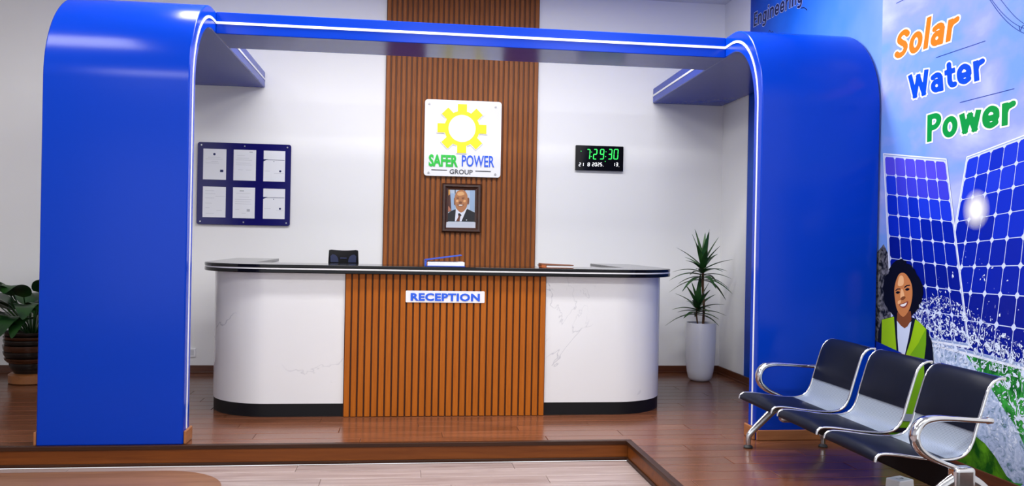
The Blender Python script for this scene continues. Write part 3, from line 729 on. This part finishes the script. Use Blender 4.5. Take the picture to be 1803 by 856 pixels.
# solar panels: homography from (column, row) to the wall
def homog(src, dst):
    A = []
    for (a, b), (x, y) in zip(src, dst):
        A.append([a, b, 1, 0, 0, 0, -x*a, -x*b, -x]); A.append([0, 0, 0, a, b, 1, -y*a, -y*b, -y])
    h = np.linalg.svd(np.array(A, float))[2][-1].reshape(3, 3)
    return lambda a, b: ((h[0] @ (a, b, 1))/(h[2] @ (a, b, 1)), (h[1] @ (a, b, 1))/(h[2] @ (a, b, 1)))
def solar(name, hg, nc, nr, lay, fr, colf):
    e = fr
    o = mesh(name, [mpx(lay)(*hg(a, b)) for a, b in ((-e, -e*1.1), (nc+e, -e*1.1), (nc+e, nr+e), (-e, nr+e))], [(0, 1, 2, 3)], MM['frame'], mural)
    mesh('printed_frame_edge', [mpx(lay+1)(*hg(a, b)) for a, b in ((-e*.55, -e*.7), (nc+e*.5, -e*.7), (nc+e*.5, nr+e*.5), (-e*.55, nr+e*.5))], [(0, 1, 2, 3)], MM['frame_edge'], o)
    mesh('printed_grid', [mpx(lay+2)(*hg(a, b)) for a, b in ((-.06, -.06), (nc+.04, -.06), (nc+.04, nr), (-.06, nr))], [(0, 1, 2, 3)], MM['grid'], o)
    V, F, K = [], [], []
    g, ch = .019, .12
    for i in range(nc):
        for j in range(nr):
            a0, a1, b0, b1 = i+g, i+1-g, j+g*.8, j+1-g*.8
            P = [(a0+ch, b0), (a1-ch, b0), (a1, b0+ch*.9), (a1, b1-ch*.9), (a1-ch, b1), (a0+ch, b1), (a0, b1-ch*.9), (a0, b0+ch*.9)]
            n = len(V); V += [mpx(lay+3)(*hg(*q)) for q in P]; F.append(tuple(range(n, n+8))); K.append(colf(i, j))
    mesh('printed_cells', V, F, [MM['c%d' % k] for k in range(6)], o, mi=K)
    return o
rp = random.Random(5)
RY = [275.3, 307, 342, 378.8, 416.8, 456.5, 495.3, 538]; RX = [1557.7, 1559.7, 1561, 1563, 1564.6, 1566.7, 1569, 1571.6]
SY = [286, 318.7, 353, 389.8, 429, 469.5, 513, 558.7]; SX = [1666, 1669, 1672, 1676.2, 1680.3, 1686.5, 1692.6, 1698.7]
hl = homog([(0, j) for j in range(8)]+[(6, j) for j in range(8)], list(zip(RX, RY))+list(zip(SX, SY)))
src, dst = [], []
for j, i0, pts in ((0, 0, [(1704, 280.7), (1724, 273), (1745.7, 265.5), (1768, 257.4), (1793, 249)]), (1, 1, [(1718.3, 309.3), (1740.4, 303), (1764.5, 295), (1790, 286)]),
                   (2, 1, [(1712.2, 347), (1734.7, 342), (1758, 335.9), (1784.6, 328.9)]), (3, 1, [(1705.7, 388.2), (1728.6, 382.9), (1752.3, 378.8), (1778.9, 373.5)]),
                   (4, 1, [(1699.5, 426.6), (1722, 425), (1746.6, 421.7), (1773.5, 419.7)]), (5, 2, [(1715.5, 470.5), (1739.8, 469.5), (1767.2, 468.6), (1796, 468.4)]),
                   (6, 2, [(1708, 516), (1733, 517.5), (1760, 519.5), (1790.5, 521)]), (7, 3, [(1726, 566.6), (1753.5, 572.5), (1785, 577.4)]), (8, 4, [(1749.6, 627), (1779, 635)])):
    for k, q in enumerate(pts): src.append((i0+k, j)); dst.append(q)
hr = homog(src, dst)
solar('printed_solar_panel', hr, 6, 8, 5, .16, lambda i, j: min(5, max(2, 2+j//2+rp.choice((0, 0, 0, 1)))))
# the near panel overlaps the far one
solar('printed_solar_panel', hl, 6, 8, 10, .16, lambda i, j: min(5, max(0, (0 if j == 0 else 1 if j == 1 else 2+(j-2)//1)+rp.choice((0, 0, 1)))))
gp = mpx(15)(1718.5, 369)
go = mesh('printed_glint', [(0, .12*math.cos(t*math.pi/16), .12*math.sin(t*math.pi/16)) for t in range(32)], [tuple(range(32))], MM['glint'], mural); go.location = gp
# spray over the panels
mflat('printed_spray', [(1590, 520), (1640, 540), (1700, 585), (1803, 620), (1803, 668), (1700, 640), (1620, 600)], 16, MM['foam'])
mflat('printed_spray', [(1600, 530), (1660, 520), (1700, 540), (1740, 570), (1803, 610), (1803, 640), (1700, 600), (1620, 580)], 17, MM['spray1'])
mflat('printed_spray', [(1640, 490), (1700, 440), (1770, 480), (1803, 560), (1803, 620), (1700, 590), (1640, 560)], 18, MM['spray2'])
# the printed woman
def zw(pts): return [(1540+x/3.893, 440+y/3.893) for x, y in pts]
def wf(name, pts, lay, k, sm=0): return mflat(name, zw(pts), 20+lay, MM[k], sm)
hp = [(185, 60), (215, 78), (235, 98), (262, 128), (280, 150), (298, 185), (318, 225), (328, 265), (328, 315), (318, 360), (300, 398), (280, 425), (250, 450), (200, 470), (150, 460), (120, 445), (95, 415), (72, 370), (62, 320), (52, 270), (60, 220), (72, 185), (95, 165), (100, 130), (118, 98), (150, 72)]
rh = random.Random(3); hp2 = []
for a_, b_ in zip(hp, hp[1:]+hp[:1]):
    hp2.append((a_[0]+rh.uniform(-3, 3), a_[1]+rh.uniform(-3, 3))); hp2.append(((a_[0]+b_[0])/2+rh.uniform(-8, 8), (a_[1]+b_[1])/2+rh.uniform(-8, 8)))
wf('printed_jacket', [(20, 640), (24, 560), (50, 478), (150, 450), (280, 470), (357, 545), (392, 630), (404, 790), (420, 1250), (60, 1250), (30, 900)], 0, 'jacket')
wf('printed_vest', [(50, 480), (132, 458), (150, 690), (160, 1200), (60, 1200), (46, 640)], 1, 'vest')
wf('printed_vest', [(275, 474), (320, 508), (354, 545), (352, 650), (338, 765), (350, 1220), (160, 1220), (205, 740), (245, 620)], 1, 'vest_d')
wf('printed_vest', [(275, 474), (320, 508), (350, 542), (300, 640), (230, 740), (205, 740), (245, 620)], 2, 'vest')
wf('printed_collar', [(136, 462), (280, 470), (246, 620), (206, 745), (160, 700)], 3, 'jacket')
wf('printed_shirt', [(152, 478), (205, 520), (252, 492), (234, 600), (204, 735), (164, 700), (156, 600)], 4, 'shirt')
wf('printed_hair', hp2, 5, 'hair', 3)
wf('printed_neck', [(155, 430), (248, 420), (252, 480), (225, 525), (205, 538), (180, 520), (152, 485)], 6, 'skin_d')
wf('printed_face', [(170, 165), (205, 160), (235, 195), (254, 240), (259, 300), (250, 370), (232, 420), (200, 458), (174, 444), (152, 405), (140, 345), (135, 275), (146, 215)], 7, 'skin', 4)
wf('printed_face_highlight', [(172, 180), (196, 185), (198, 235), (172, 250), (158, 235)], 8, 'skin_l', 4)
wf('printed_face_highlight', [(182, 270), (196, 280), (204, 330), (188, 340), (176, 322)], 8, 'skin_l', 4)
wf('printed_face_highlight', [(160, 352), (180, 345), (176, 365), (160, 372)], 8, 'skin_l', 4)
wf('printed_brow', [(142, 277), (156, 265), (176, 265), (177, 272), (158, 272), (144, 283)], 9, 'hair')
wf('printed_brow', [(202, 255), (220, 241), (242, 239), (243, 246), (222, 249), (205, 262)], 9, 'hair')
wf('printed_eye', [(144, 294), (158, 284), (174, 290), (160, 302)], 9, 'hair', 4)
wf('printed_eye', [(208, 274), (222, 262), (240, 268), (226, 280)], 9, 'hair', 4)
wf('printed_nose', [(178, 338), (195, 344), (212, 328), (204, 318), (186, 324)], 9, 'skin_d', 4)
wf('printed_lips', [(168, 376), (196, 366), (228, 352), (224, 378), (204, 398), (182, 394)], 9, 'lip', 4)
wf('printed_teeth', [(176, 378), (200, 370), (220, 362), (214, 378), (200, 388), (184, 388)], 10, 'teeth', 3)
wf('printed_clipboard', [(-4, 620), (184, 706), (190, 950), (240, 1000), (190, 1040), (-4, 960)], 11, 'clip')
wf('printed_tape', [(55, 1120), (345, 1130), (345, 1180), (55, 1170)], 12, 'tape')
# lettering
def mtext(txt, pbl, pbr, ptl, k, lay, w=.195, ol=.11, okey='outline', gap=.02):
    for ww, kk, l_ in ((w+ol, okey, lay), (w, k, lay+1)):
        for n_, (V, F) in enumerate(stroke_text(txt, ww, gap)):
            lv = l_+(n_ % 2)*.4; o_, b_, t_ = (np.array(mpx(lv)(*q_)) for q_ in (pbl, pbr, ptl))
            mesh('printed_letter' if ww == w else 'printed_letter_outline', [o_+(b_-o_)*a+(t_-o_)*b for a, b in V], F, MM[kk], mural)
mtext('Solar', (1574, 106.5), (1683, 69), (1580, 56), 'orange', 5)
mtext('Water', (1601, 176.5), (1734.5, 139), (1598.5, 132), 'blue', 5)
mtext('Power', (1631, 251), (1786, 218), (1632, 202), 'green', 5)
mtext('Engineering', (1326, 49), (1413, 4), (1327.5, 22), 'navy', 5, .16, .05, 'grid')
def line(px0, px1, lay, k, wpx_=1.):
    (x0, y0), (x1, y1) = px0, px1; L = math.hypot(x1-x0, y1-y0); nx, ny = -(y1-y0)/L*wpx_/2, (x1-x0)/L*wpx_/2
    return [(x0+nx, y0+ny), (x1+nx, y1+ny), (x1-nx, y1-ny), (x0-nx, y0-ny)]
for a_, b_ in (((1647.9, 101.5), (1735, 72)), ((1689.8, 180.7), (1786, 156)), ((1578, 6), (1592, -1))):
    mflat('printed_rule', line(a_, b_, 4, 0, 1.1), 4, MM['wire'])
def strand(name, pts, w, lay, k):
    P = catmull(pts, 5); V = []
    for i, p in enumerate(P):
        t = P[min(i+1, len(P)-1)]-P[max(i-1, 0)]; t = t/np.linalg.norm(t); n_ = np.array([-t[1], t[0]])*w/2
        V += [mpx(lay)(*(p+n_)), mpx(lay)(*(p-n_))]
    mesh(name, V, [(2*i, 2*i+1, 2*i+3, 2*i+2) for i in range(len(P)-1)], MM[k], mural)
strand('printed_cable', [(1741, -3), (1757, 20), (1775, 40), (1792, 53), (1806, 60)], 1.2, 4, 'wire')
strand('printed_cable', [(1744, -3), (1762, 20), (1780, 37), (1796, 47), (1806, 51)], 1., 4, 'wire')
strand('printed_cable', [(1760, -3), (1776, 17), (1790, 32), (1806, 44)], 1., 4, 'wire')
strand('printed_cable', [(1794, 45), (1796, 54), (1800, 46), (1803, 44)], 1., 4, 'wire')
strand('printed_bird', [(1410, 14.5), (1415, 13.5), (1418, 15), (1421, 18)], 1.6, 4, 'navy')
strand('printed_doodle', [(1353, 59), (1355, 53), (1358, 58), (1360, 55), (1362, 60)], .9, 4, 'navy')
strand('printed_doodle', [(1359, 66), (1361, 62), (1363, 65), (1365, 63)], .9, 4, 'navy')

# ============================================================ waiting bench
bench = empty('waiting_bench', (2.45, -4.05, 0), 'three-seat chrome waiting bench with black pads beside the mural', 'bench')
SP = catmull([(2.118, .345), (2.124, .366), (2.15, .378), (2.22, .374), (2.32, .360), (2.42, .350), (2.50, .352), (2.555, .375), (2.585, .425), (2.605, .49), (2.63, .575), (2.655, .655), (2.675, .69), (2.705, .712), (2.74, .716)], 4)
SP = [(float(a), float(b)) for a, b in SP]
def arclen(P):
    L = [0.]
    for a_, b_ in zip(P, P[1:]): L.append(L[-1]+math.dist(a_, b_))
    return [l/L[-1] for l in L]
AL = arclen(SP)
def off(P, d):
    out = []
    for i, p in enumerate(P):
        a_, b_ = P[max(i-1, 0)], P[min(i+1, len(P)-1)]; tx, tz = b_[0]-a_[0], b_[1]-a_[1]; L = math.hypot(tx, tz)
        out.append((p[0]-tz/L*d, p[1]+tx/L*d))
    return out
def sheet(P, y0, y1, d0, d1, crown=0., n=5):
    """swept sheet between offsets d0..d1 of profile P, softened towards its border"""
    mb = MB(); A = off(P, d0); Vt = []
    ys = [y0+(y1-y0)*k/n for k in range(n+1)]
    for i in range(len(P)):
        for k in range(n+1):
            e = 1.
            if crown: e = (1-abs(2*k/n-1)**4)*(1-abs(2*i/(len(P)-1)-1)**6)
            q = off(P, d0+(d1-d0)*(max(.25, e) if crown else 1))[i]; Vt.append((q[0], ys[k], q[1]))
    Vb = [(A[i][0], ys[k], A[i][1]) for i in range(len(P)) for k in range(n+1)]
    m_ = n+1; N = len(Vt); F = []
    for i in range(len(P)-1):
        for k in range(n):
            a_ = i*m_+k; F.append((a_, a_+1, a_+1+m_, a_+m_)); F.append((N+a_, N+a_+m_, N+a_+m_+1, N+a_+1))
    rim = [k for k in range(n)]+[i*m_+n for i in range(len(P)-1)]+[(len(P)-1)*m_+k for k in range(n, 0, -1)]+[i*m_ for i in range(len(P)-1, 0, -1)]
    for a_, b_ in zip(rim, rim[1:]+rim[:1]): F.append((a_, a_+N, b_+N, b_))
    return mb.add(Vt+Vb, F)
def seg_of(f0, f1): return [p for p, a_ in zip(SP, AL) if f0 <= a_ <= f1]
seats = [(-3.285, -3.765), (-3.835, -4.305), (-4.375, -4.85)]
for y1, y0 in seats:
    sh = sheet(SP, y0+.012, y1-.012, -.004, 0.).build('seat_shell', 'perf', bench, smooth=True, angle=50)
    sheet(seg_of(0, .43), y0+.014, y1-.014, .001, .020, 1., 10).build('seat_pad', 'leather', sh, smooth=True, angle=60)
    sheet(seg_of(.64, .985), y0+.012, y1-.012, .001, .026, 1., 10).build('back_pad', 'leather', sh, smooth=True, angle=60)
    for y in (y0+.006, y1-.006):
        P = off(SP, .002)
        MB().tube([(a_, y, b_) for a_, b_ in P], .0075, 10).build('side_rail', 'chrome', sh, smooth=True, angle=50)
    MB().tube([(2.735, y0, .716), (2.735, y1, .716)], .008, 8).build('top_rail', 'chrome', sh, smooth=True, angle=50)
    MB().box(2.37, 2.53, y0+.14, y1-.14, .322, .346).build('seat_bracket', 'beam_black', sh, bevel=.004)
YA, YZ = -3.225, -4.90
MB().box(2.455, 2.535, YZ+.02, YA-.02, .200, .322).build('beam', 'beam_black', bench, bevel=.006)
def armrest(y):
    P = catmull([(2.625, y, .538), (2.56, y, .541), (2.45, y, .548), (2.36, y, .55), (2.30, y, .535), (2.268, y, .49), (2.275, y, .435), (2.32, y, .39), (2.40, y, .352), (2.49, y, .318), (2.50, y, .30)], 5)
    n = len(P); R = [.0125+.0085*math.sin(math.pi*min(1, max(0, (i/n-.2)/.6))) for i in range(n)]
    a_ = MB().tube(P, R, 14, 1.45, (0, 1, 0)).build('armrest', 'chrome', bench, smooth=True, angle=60)
    MB().cyl((2.615, y, .538), (2.64, y-.012*0, .537), .016, .012, 12).build('end_cap', 'chrome', a_, smooth=True, angle=40)
    return a_
armrest(YA); armrest(YZ)
def leg_frame(y, post):
    hub = MB().box(2.445, 2.545, y-.035, y+.035, .165, .335).build('leg_bracket', 'chrome', bench, bevel=.018, seg=4)
    for s_, xf in ((-1, 2.235), (1, 2.745)):
        x0 = 2.495+s_*.02
        P = catmull([(x0, y, .285), (2.495+s_*.09, y, .245), (2.495+s_*.17, y, .17), (xf-s_*.02, y, .10), (xf-s_*.002, y, .065), (xf, y, .018)], 5)
        R = [.030-.014*(i/(len(P)-1)) for i in range(len(P))]
        l_ = MB().tube(P, R, 12, .75, (0, 1, 0)).build('leg', 'chrome', bench, smooth=True, angle=60)
        MB().lathe([(.014, .02), (.026, .014), (.03, .006), (.028, 0)], (xf, y, .0005), 20).build('foot', 'rubber', l_, smooth=True, angle=40)
leg_frame(-3.155, False); leg_frame(YZ+.0, True)
adopt(bench)

# ============================================================ plants
def leaf(P, w, fold, roll=0., tipw=.02, n=9, wide=.45):
    """blade along polyline P with width profile; returns verts, faces"""
    P = catmull(P, n//max(1, len(P)-1)+1); P = [Vector(p) for p in P]; V = []
    for i, p in enumerate(P):
        t = (P[min(i+1, len(P)-1)]-P[max(i-1, 0)]).normalized()
        s = t.cross(Vector((0, 0, 1)));
        s = s.normalized() if s.length > 1e-4 else Vector((1, 0, 0))
        up = s.cross(t).normalized(); f = i/(len(P)-1)
        ww = w*(math.sin(math.pi*min(1, max(0, f**wide)))**.8*(1-.0)+tipw*(1-f))
        V += [p-s*ww+up*fold*ww, p, p+s*ww+up*fold*ww]
    F = []
    for i in range(len(P)-1):
        a_ = i*3; F += [(a_, a_+1, a_+4, a_+3), (a_+1, a_+2, a_+5, a_+4)]
    return V, F
PXc, PYc = 2.86, -.50
dp = empty('potted_dracaena', (PXc, PYc, 0), 'tall white ceramic pot with spiky dracaena plant in the corner', 'potted plant')
prof = [(0, 0), (.07, 0), (.092, .006), (.112, .03), (.126, .09), (.136, .18), (.142, .30), (.145, .42), (.146, .545), (.145, .556), (.136, .556), (.133, .545), (.131, .50)]
MB().lathe(prof, (PXc, PYc, .001), 48, False).build('pot', 'pot_white', dp, smooth=True, angle=50)
MB().lathe([(0, 0), (.131, 0), (.131, .006), (0, .012)], (PXc, PYc, .505), 32, False).build('soil', 'soil', dp)
MB().tube(catmull([(PXc+.02, PYc, .5), (PXc+.025, PYc-.005, .7), (PXc+.012, PYc, .9), (PXc+.01, PYc, 1.12)], 4), [.012]*12+[.009], 10).build('stem', 'stem', dp, smooth=True)
MB().tube([(PXc-.03, PYc-.01, .5), (PXc-.05, PYc-.015, .62), (PXc-.05, PYc-.015, .70)], .008, 8).build('stem', 'stem', dp, smooth=True)
rl = random.Random(11)
def rosette(cx, cy, cz, n, L, h, wmax, droop):
    for k in range(n):
        f = k/(n-1); az = k*2.39996+.5; el = math.radians(-8+(f**1.7)*90)+rl.uniform(-.1, .1)
        l_ = L*(1-.12*f)*rl.uniform(.8, 1.08); dx, dy = math.cos(az)*math.cos(el), math.sin(az)*math.cos(el); dz = math.sin(el)
        if dy > .35: dy *= .75
        dr = droop*(1-f*.85)*rl.uniform(.8, 1.25); z0 = cz-h*(1-f)
        p0 = (cx, cy, z0); P = [p0]
        for s_ in (.33, .66, 1.): P.append((cx+dx*l_*s_, cy+dy*l_*s_, z0+dz*l_*s_+.05*s_-dr*l_*s_*s_))
        V, F = leaf(P, wmax*rl.uniform(.8, 1.1), .35)
        V = [(q_[0], min(q_[1], -.035), q_[2]) for q_ in V]
        mesh('leaf', V, F, 'leaf_thin', dp, smooth=True)
rosette(PXc+.01, PYc, 1.13, 32, .34, .17, .029, .5)
rosette(PXc-.04, PYc-.015, .73, 22, .3, .10, .03, .42)
adopt(dp)
# broad-leaved plant behind the left panel
q = on_y(56, 640, -.52); BXc, BYc = q[0], -.52
bp_ = empty('potted_lily', (BXc, BYc, 0), 'broad-leaved green plant in a banded dark brown pot on a wooden saucer', 'potted plant')
MB().lathe([(0, 0), (.165, 0), (.178, .008), (.18, .075), (.165, .085), (0, .085)], (BXc, BYc, .001), 40, False).build('saucer', 'saucer', bp_, smooth=True, angle=35)
zz = .0865; bands = [(.135, .175, .0, .09, 'pot_black'), (.178, .212, .09, .135, 'pot_brown'), (.198, .222, .135, .19, 'pot_black'), (.212, .226, .19, .245, 'pot_brown'), (.208, .222, .245, .29, 'pot_black'), (.21, .222, .29, .32, 'pot_brown'), (.205, .225, .32, .36, 'pot_black')]
for r0, r1, z0, z1, mt in bands:
    pr = [(r0-.01 if z0 else 0, z0), (r0, z0+.002)]+[(r0+(r1-r0)*math.sin(math.pi/2*t/5), z0+(z1-z0)*t/5) for t in range(1, 6)]+[(r1-.016, z1)]
    MB().lathe(pr, (BXc, BYc, zz), 40, False).build('pot_band', mt, bp_, smooth=True, angle=50)
MB().lathe([(0, 0), (.21, 0)], (BXc, BYc, zz+.34), 32, False).build('soil', 'soil', bp_)
rl = random.Random(23)
for k in range(44):
    az = k*2.39996; f = (k % 17)/16; el = math.radians(8+60*f); L = rl.uniform(.36, .54); st = rl.uniform(.16, .34)
    zb_ = zz+.34; dx, dy = math.cos(az), math.sin(az)*.8
    a0 = np.array((BXc+dx*.05, BYc+dy*.05, zb_)); a1 = a0+np.array((dx*st*math.cos(el), dy*st*math.cos(el), st*math.sin(el)+.08))
    MB().tube([a0, (a0+a1)/2+np.array((0, 0, .02)), a1], .005, 6).build('leaf_stalk', 'leaf_wide', bp_)
    d2 = np.array((dx*math.cos(el*.5), dy*math.cos(el*.5), math.sin(el*.5)-.15))
    V, F = leaf([a1, a1+d2*L*.35+np.array((0, 0, .03)), a1+d2*L*.7+np.array((0, 0, .0)), a1+d2*L+np.array((0, 0, -.11))], rl.uniform(.08, .105), .12, n=12, wide=.62)
    V = [(q_[0], min(q_[1], -.035), q_[2]) for q_ in V]
    mesh('leaf', V, F, 'leaf_wide', bp_, smooth=True)
adopt(bp_)

# ============================================================ things on the counter
M['book_blue'] = mat('blue_book_cover', srgb(24, 74, 190), .4); M['pages'] = mat('book_pages', (.85, .86, .88), .7); M['book_brown'] = mat('brown_book_cover', srgb(122, 66, 34), .45); M['strap'] = mat('orange_band', srgb(180, 92, 40), .5)
Z0 = CTOP+.0008
p = on_z(783, 470.5, CTOP); bx_, by_ = p[0], YSL+.18
pA, pB = on_y(748, 466, by_-.1), on_y(818, 468, by_-.1); x0, x1 = pA[0], pB[0]
book = empty('hardback_book', ((x0+x1)/2, by_, Z0), 'thick white-paged book with blue cover lifted open on the counter', 'book')
MB().box(x0+.012, x1, by_-.10, by_+.10, Z0+.004, Z0+.034).build('page_block', 'pages', book, bevel=.003)
MB().box(x0+.006, x1+.004, by_-.105, by_+.105, Z0, Z0+.004).build('cover', 'book_blue', book)
MB().prism([(x0, Z0), (x0, Z0+.045), (x0+.008, Z0+.05), (x0+.014, Z0+.042), (x0+.008, Z0)], lambda u, v_, w: (u, w, v_), by_-.105, by_+.105).build('spine', 'book_blue', book)
xe = x0+(x1-x0)*.93
MB().prism([(x0+.006, Z0+.043), (x0+.004, Z0+.05), (x0+.05, Z0+.056), (xe, Z0+.088), (xe, Z0+.082), (x0+.05, Z0+.050)], lambda u, v_, w: (u, w, v_), by_-.105, by_+.105).build('cover', 'book_blue', book)
MB().box(x0+.014, x0+.020, by_-.1005, by_-.0995+.001, Z0+.004, Z0+.034).build('ribbon', 'strap', book)
adopt(book)
by2 = YSL+.15
pA, pB = on_y(951, 472, by2-.08), on_y(1010, 474, by2-.08); x0, x1 = pA[0], pB[0]
nb = empty('notebook', ((x0+x1)/2, by2, Z0), 'closed brown leather notebook with orange flap on the counter', 'notebook')
MB().box(x0+.05, x1-.003, by2-.076, by2+.078, Z0+.005, Z0+.020).build('page_block', 'pages', nb, bevel=.002)
MB().prism([(x0+.012, Z0), (x1, Z0), (x1, Z0+.005), (x0+.05, Z0+.005)], lambda u, v_, w: (u, w, v_), by2-.08, by2+.08).build('cover', 'book_brown', nb, bevel=.001)
MB().prism([(x0+.012, Z0+.026), (x0+.05, Z0+.0205), (x1, Z0+.0205), (x1, Z0+.026), (x0+.05, Z0+.032), (x0+.014, Z0+.034)], lambda u, v_, w: (u, w, v_), by2-.08, by2+.08).build('cover', 'book_brown', nb, bevel=.001)
MB().box(x0+.012, x0+.048, by2-.079, by2+.079, Z0+.0015, Z0+.03).build('flap', 'strap', nb, bevel=.004)
adopt(nb)
pen = MB().tube([(x0-.016, by2-.05, Z0+.022), (x0+.02, by2-.05, Z0+.0222)], .003, 8).build('pen', 'black'); tag(pen, 'thin black pen tip poking out of the brown notebook', 'pen')

# ============================================================ office chair behind the counter
HX, HY = on_y(605, 460, -1.12)[0], -1.12
M['mesh_blue'] = mat('dark_blue_mesh', srgb(44, 54, 92), .6)
ch = empty('office_chair', (HX, HY, 0), 'black office chair with sculpted headrest behind the counter', 'office chair')
hw = .125
def hcurve(u): return .014*(u/hw)**2
V, F = [], []; nx_ = 12
for i in range(nx_+1):
    u = -hw+2*hw*i/nx_
    tp = 1.198+.008*(u/hw)**2; bt = 1.075; sl = .006 if abs(i-nx_/2) == nx_/2 else 0
    for y, z in ((-.018, bt), (-.022, (bt+tp)/2), (-.014, tp-sl), (.014, tp-sl), (.02, bt)):
        V.append((HX+u*(1.0 if z < 1.12 else .96), HY+y-hcurve(u)*1.2, z))
n5 = 5
for i in range(nx_):
    for k in range(n5):
        a_, b_ = i*n5+k, i*n5+(k+1) % n5; F.append((a_, b_, b_+n5, a_+n5))
F += [tuple(range(n5-1, -1, -1)), tuple(range(nx_*n5, nx_*n5+n5))]
MB().add(V, F).build('headrest', 'black', ch, smooth=True, angle=50, bevel=.005)
for s_ in (-1, 1):
    MB().prism([(HX+s_*u_, z_) for u_, z_ in ((.104, 1.10), (.106, 1.15), (.09, 1.166), (.068, 1.162), (.05, 1.146), (.042, 1.125), (.04, 1.10))], lambda a, b, c: (a, HY-.034-.012*(abs(a-HX)/hw)**2-c, b), -.006, .004).build('headrest_mesh', 'mesh_blue', ch)
MB().box(HX-.028, HX+.028, HY-.03, HY-.024, 1.128, 1.14).build('headrest_slot', 'mesh_blue', ch, bevel=.003)
MB().tube([(HX, HY+.01, 1.08), (HX, HY+.03, .95), (HX, HY+.03, .5)], .02, 8).build('back_post', 'black', ch, smooth=True)
MB().prism(rrect(HX-.21, HX+.21, .52, 1.0, .07), lambda u, v_, w: (u, HY+w-.05*((u-HX)/.21)**2, v_), -.02, .02).build('backrest', 'black', ch, bevel=.008)
MB().prism(rrect(HX-.24, HX+.24, HY-.5, HY-.03, .08), lambda u, v_, w: (u, v_, w), .44, .50).build('seat', 'black', ch, bevel=.015)
MB().cyl((HX, HY-.26, .1), (HX, HY-.26, .44), .028, .022).build('gas_column', 'black', ch, smooth=True, angle=40)
for k in range(5):
    a_ = k*2*math.pi/5+.3; e = (HX+.26*math.cos(a_), HY-.26+.26*math.sin(a_), .065)
    l_ = MB().tube([(HX, HY-.26, .12), e], [.026, .016], 8).build('leg', 'black', ch, smooth=True, angle=50)
    MB().cyl((e[0]-.012*math.sin(a_), e[1]+.012*math.cos(a_), .0265), (e[0]+.012*math.sin(a_), e[1]-.012*math.cos(a_), .0265), .026, .026, 16).build('caster', 'rubber', l_)
adopt(ch)

# ============================================================ white floor box beside the bench
p = on_z(1584, 862, 0); bx0, by0 = p[0], p[1]
fb = empty('floor_socket_box', (bx0, by0, 0), 'small white plastic box with a printed emblem on the floor before the bench', 'socket box')
fb.rotation_euler = (0, 0, .35)
o = MB().prism([(-.062, .0), (.062, .0), (.055, .06), (-.055, .06)], lambda u, v_, w: (u, w, v_), -.045, .045).build('box_body', 'acrylic', fb, bevel=.006)
MB().box(-.02, -.017, -.018, .012, .0602, .0606).build('printed_mark', 'dark_letter', fb)
MB().prism([(.0, -.012), (.018, -.012), (.022, .008), (.016, .008), (.013, -.006), (.006, -.006), (.006, .004), (.0, .004)], lambda u, v_, w: (u, v_, w), .0602, .0606).build('printed_mark', 'dark_letter', fb)
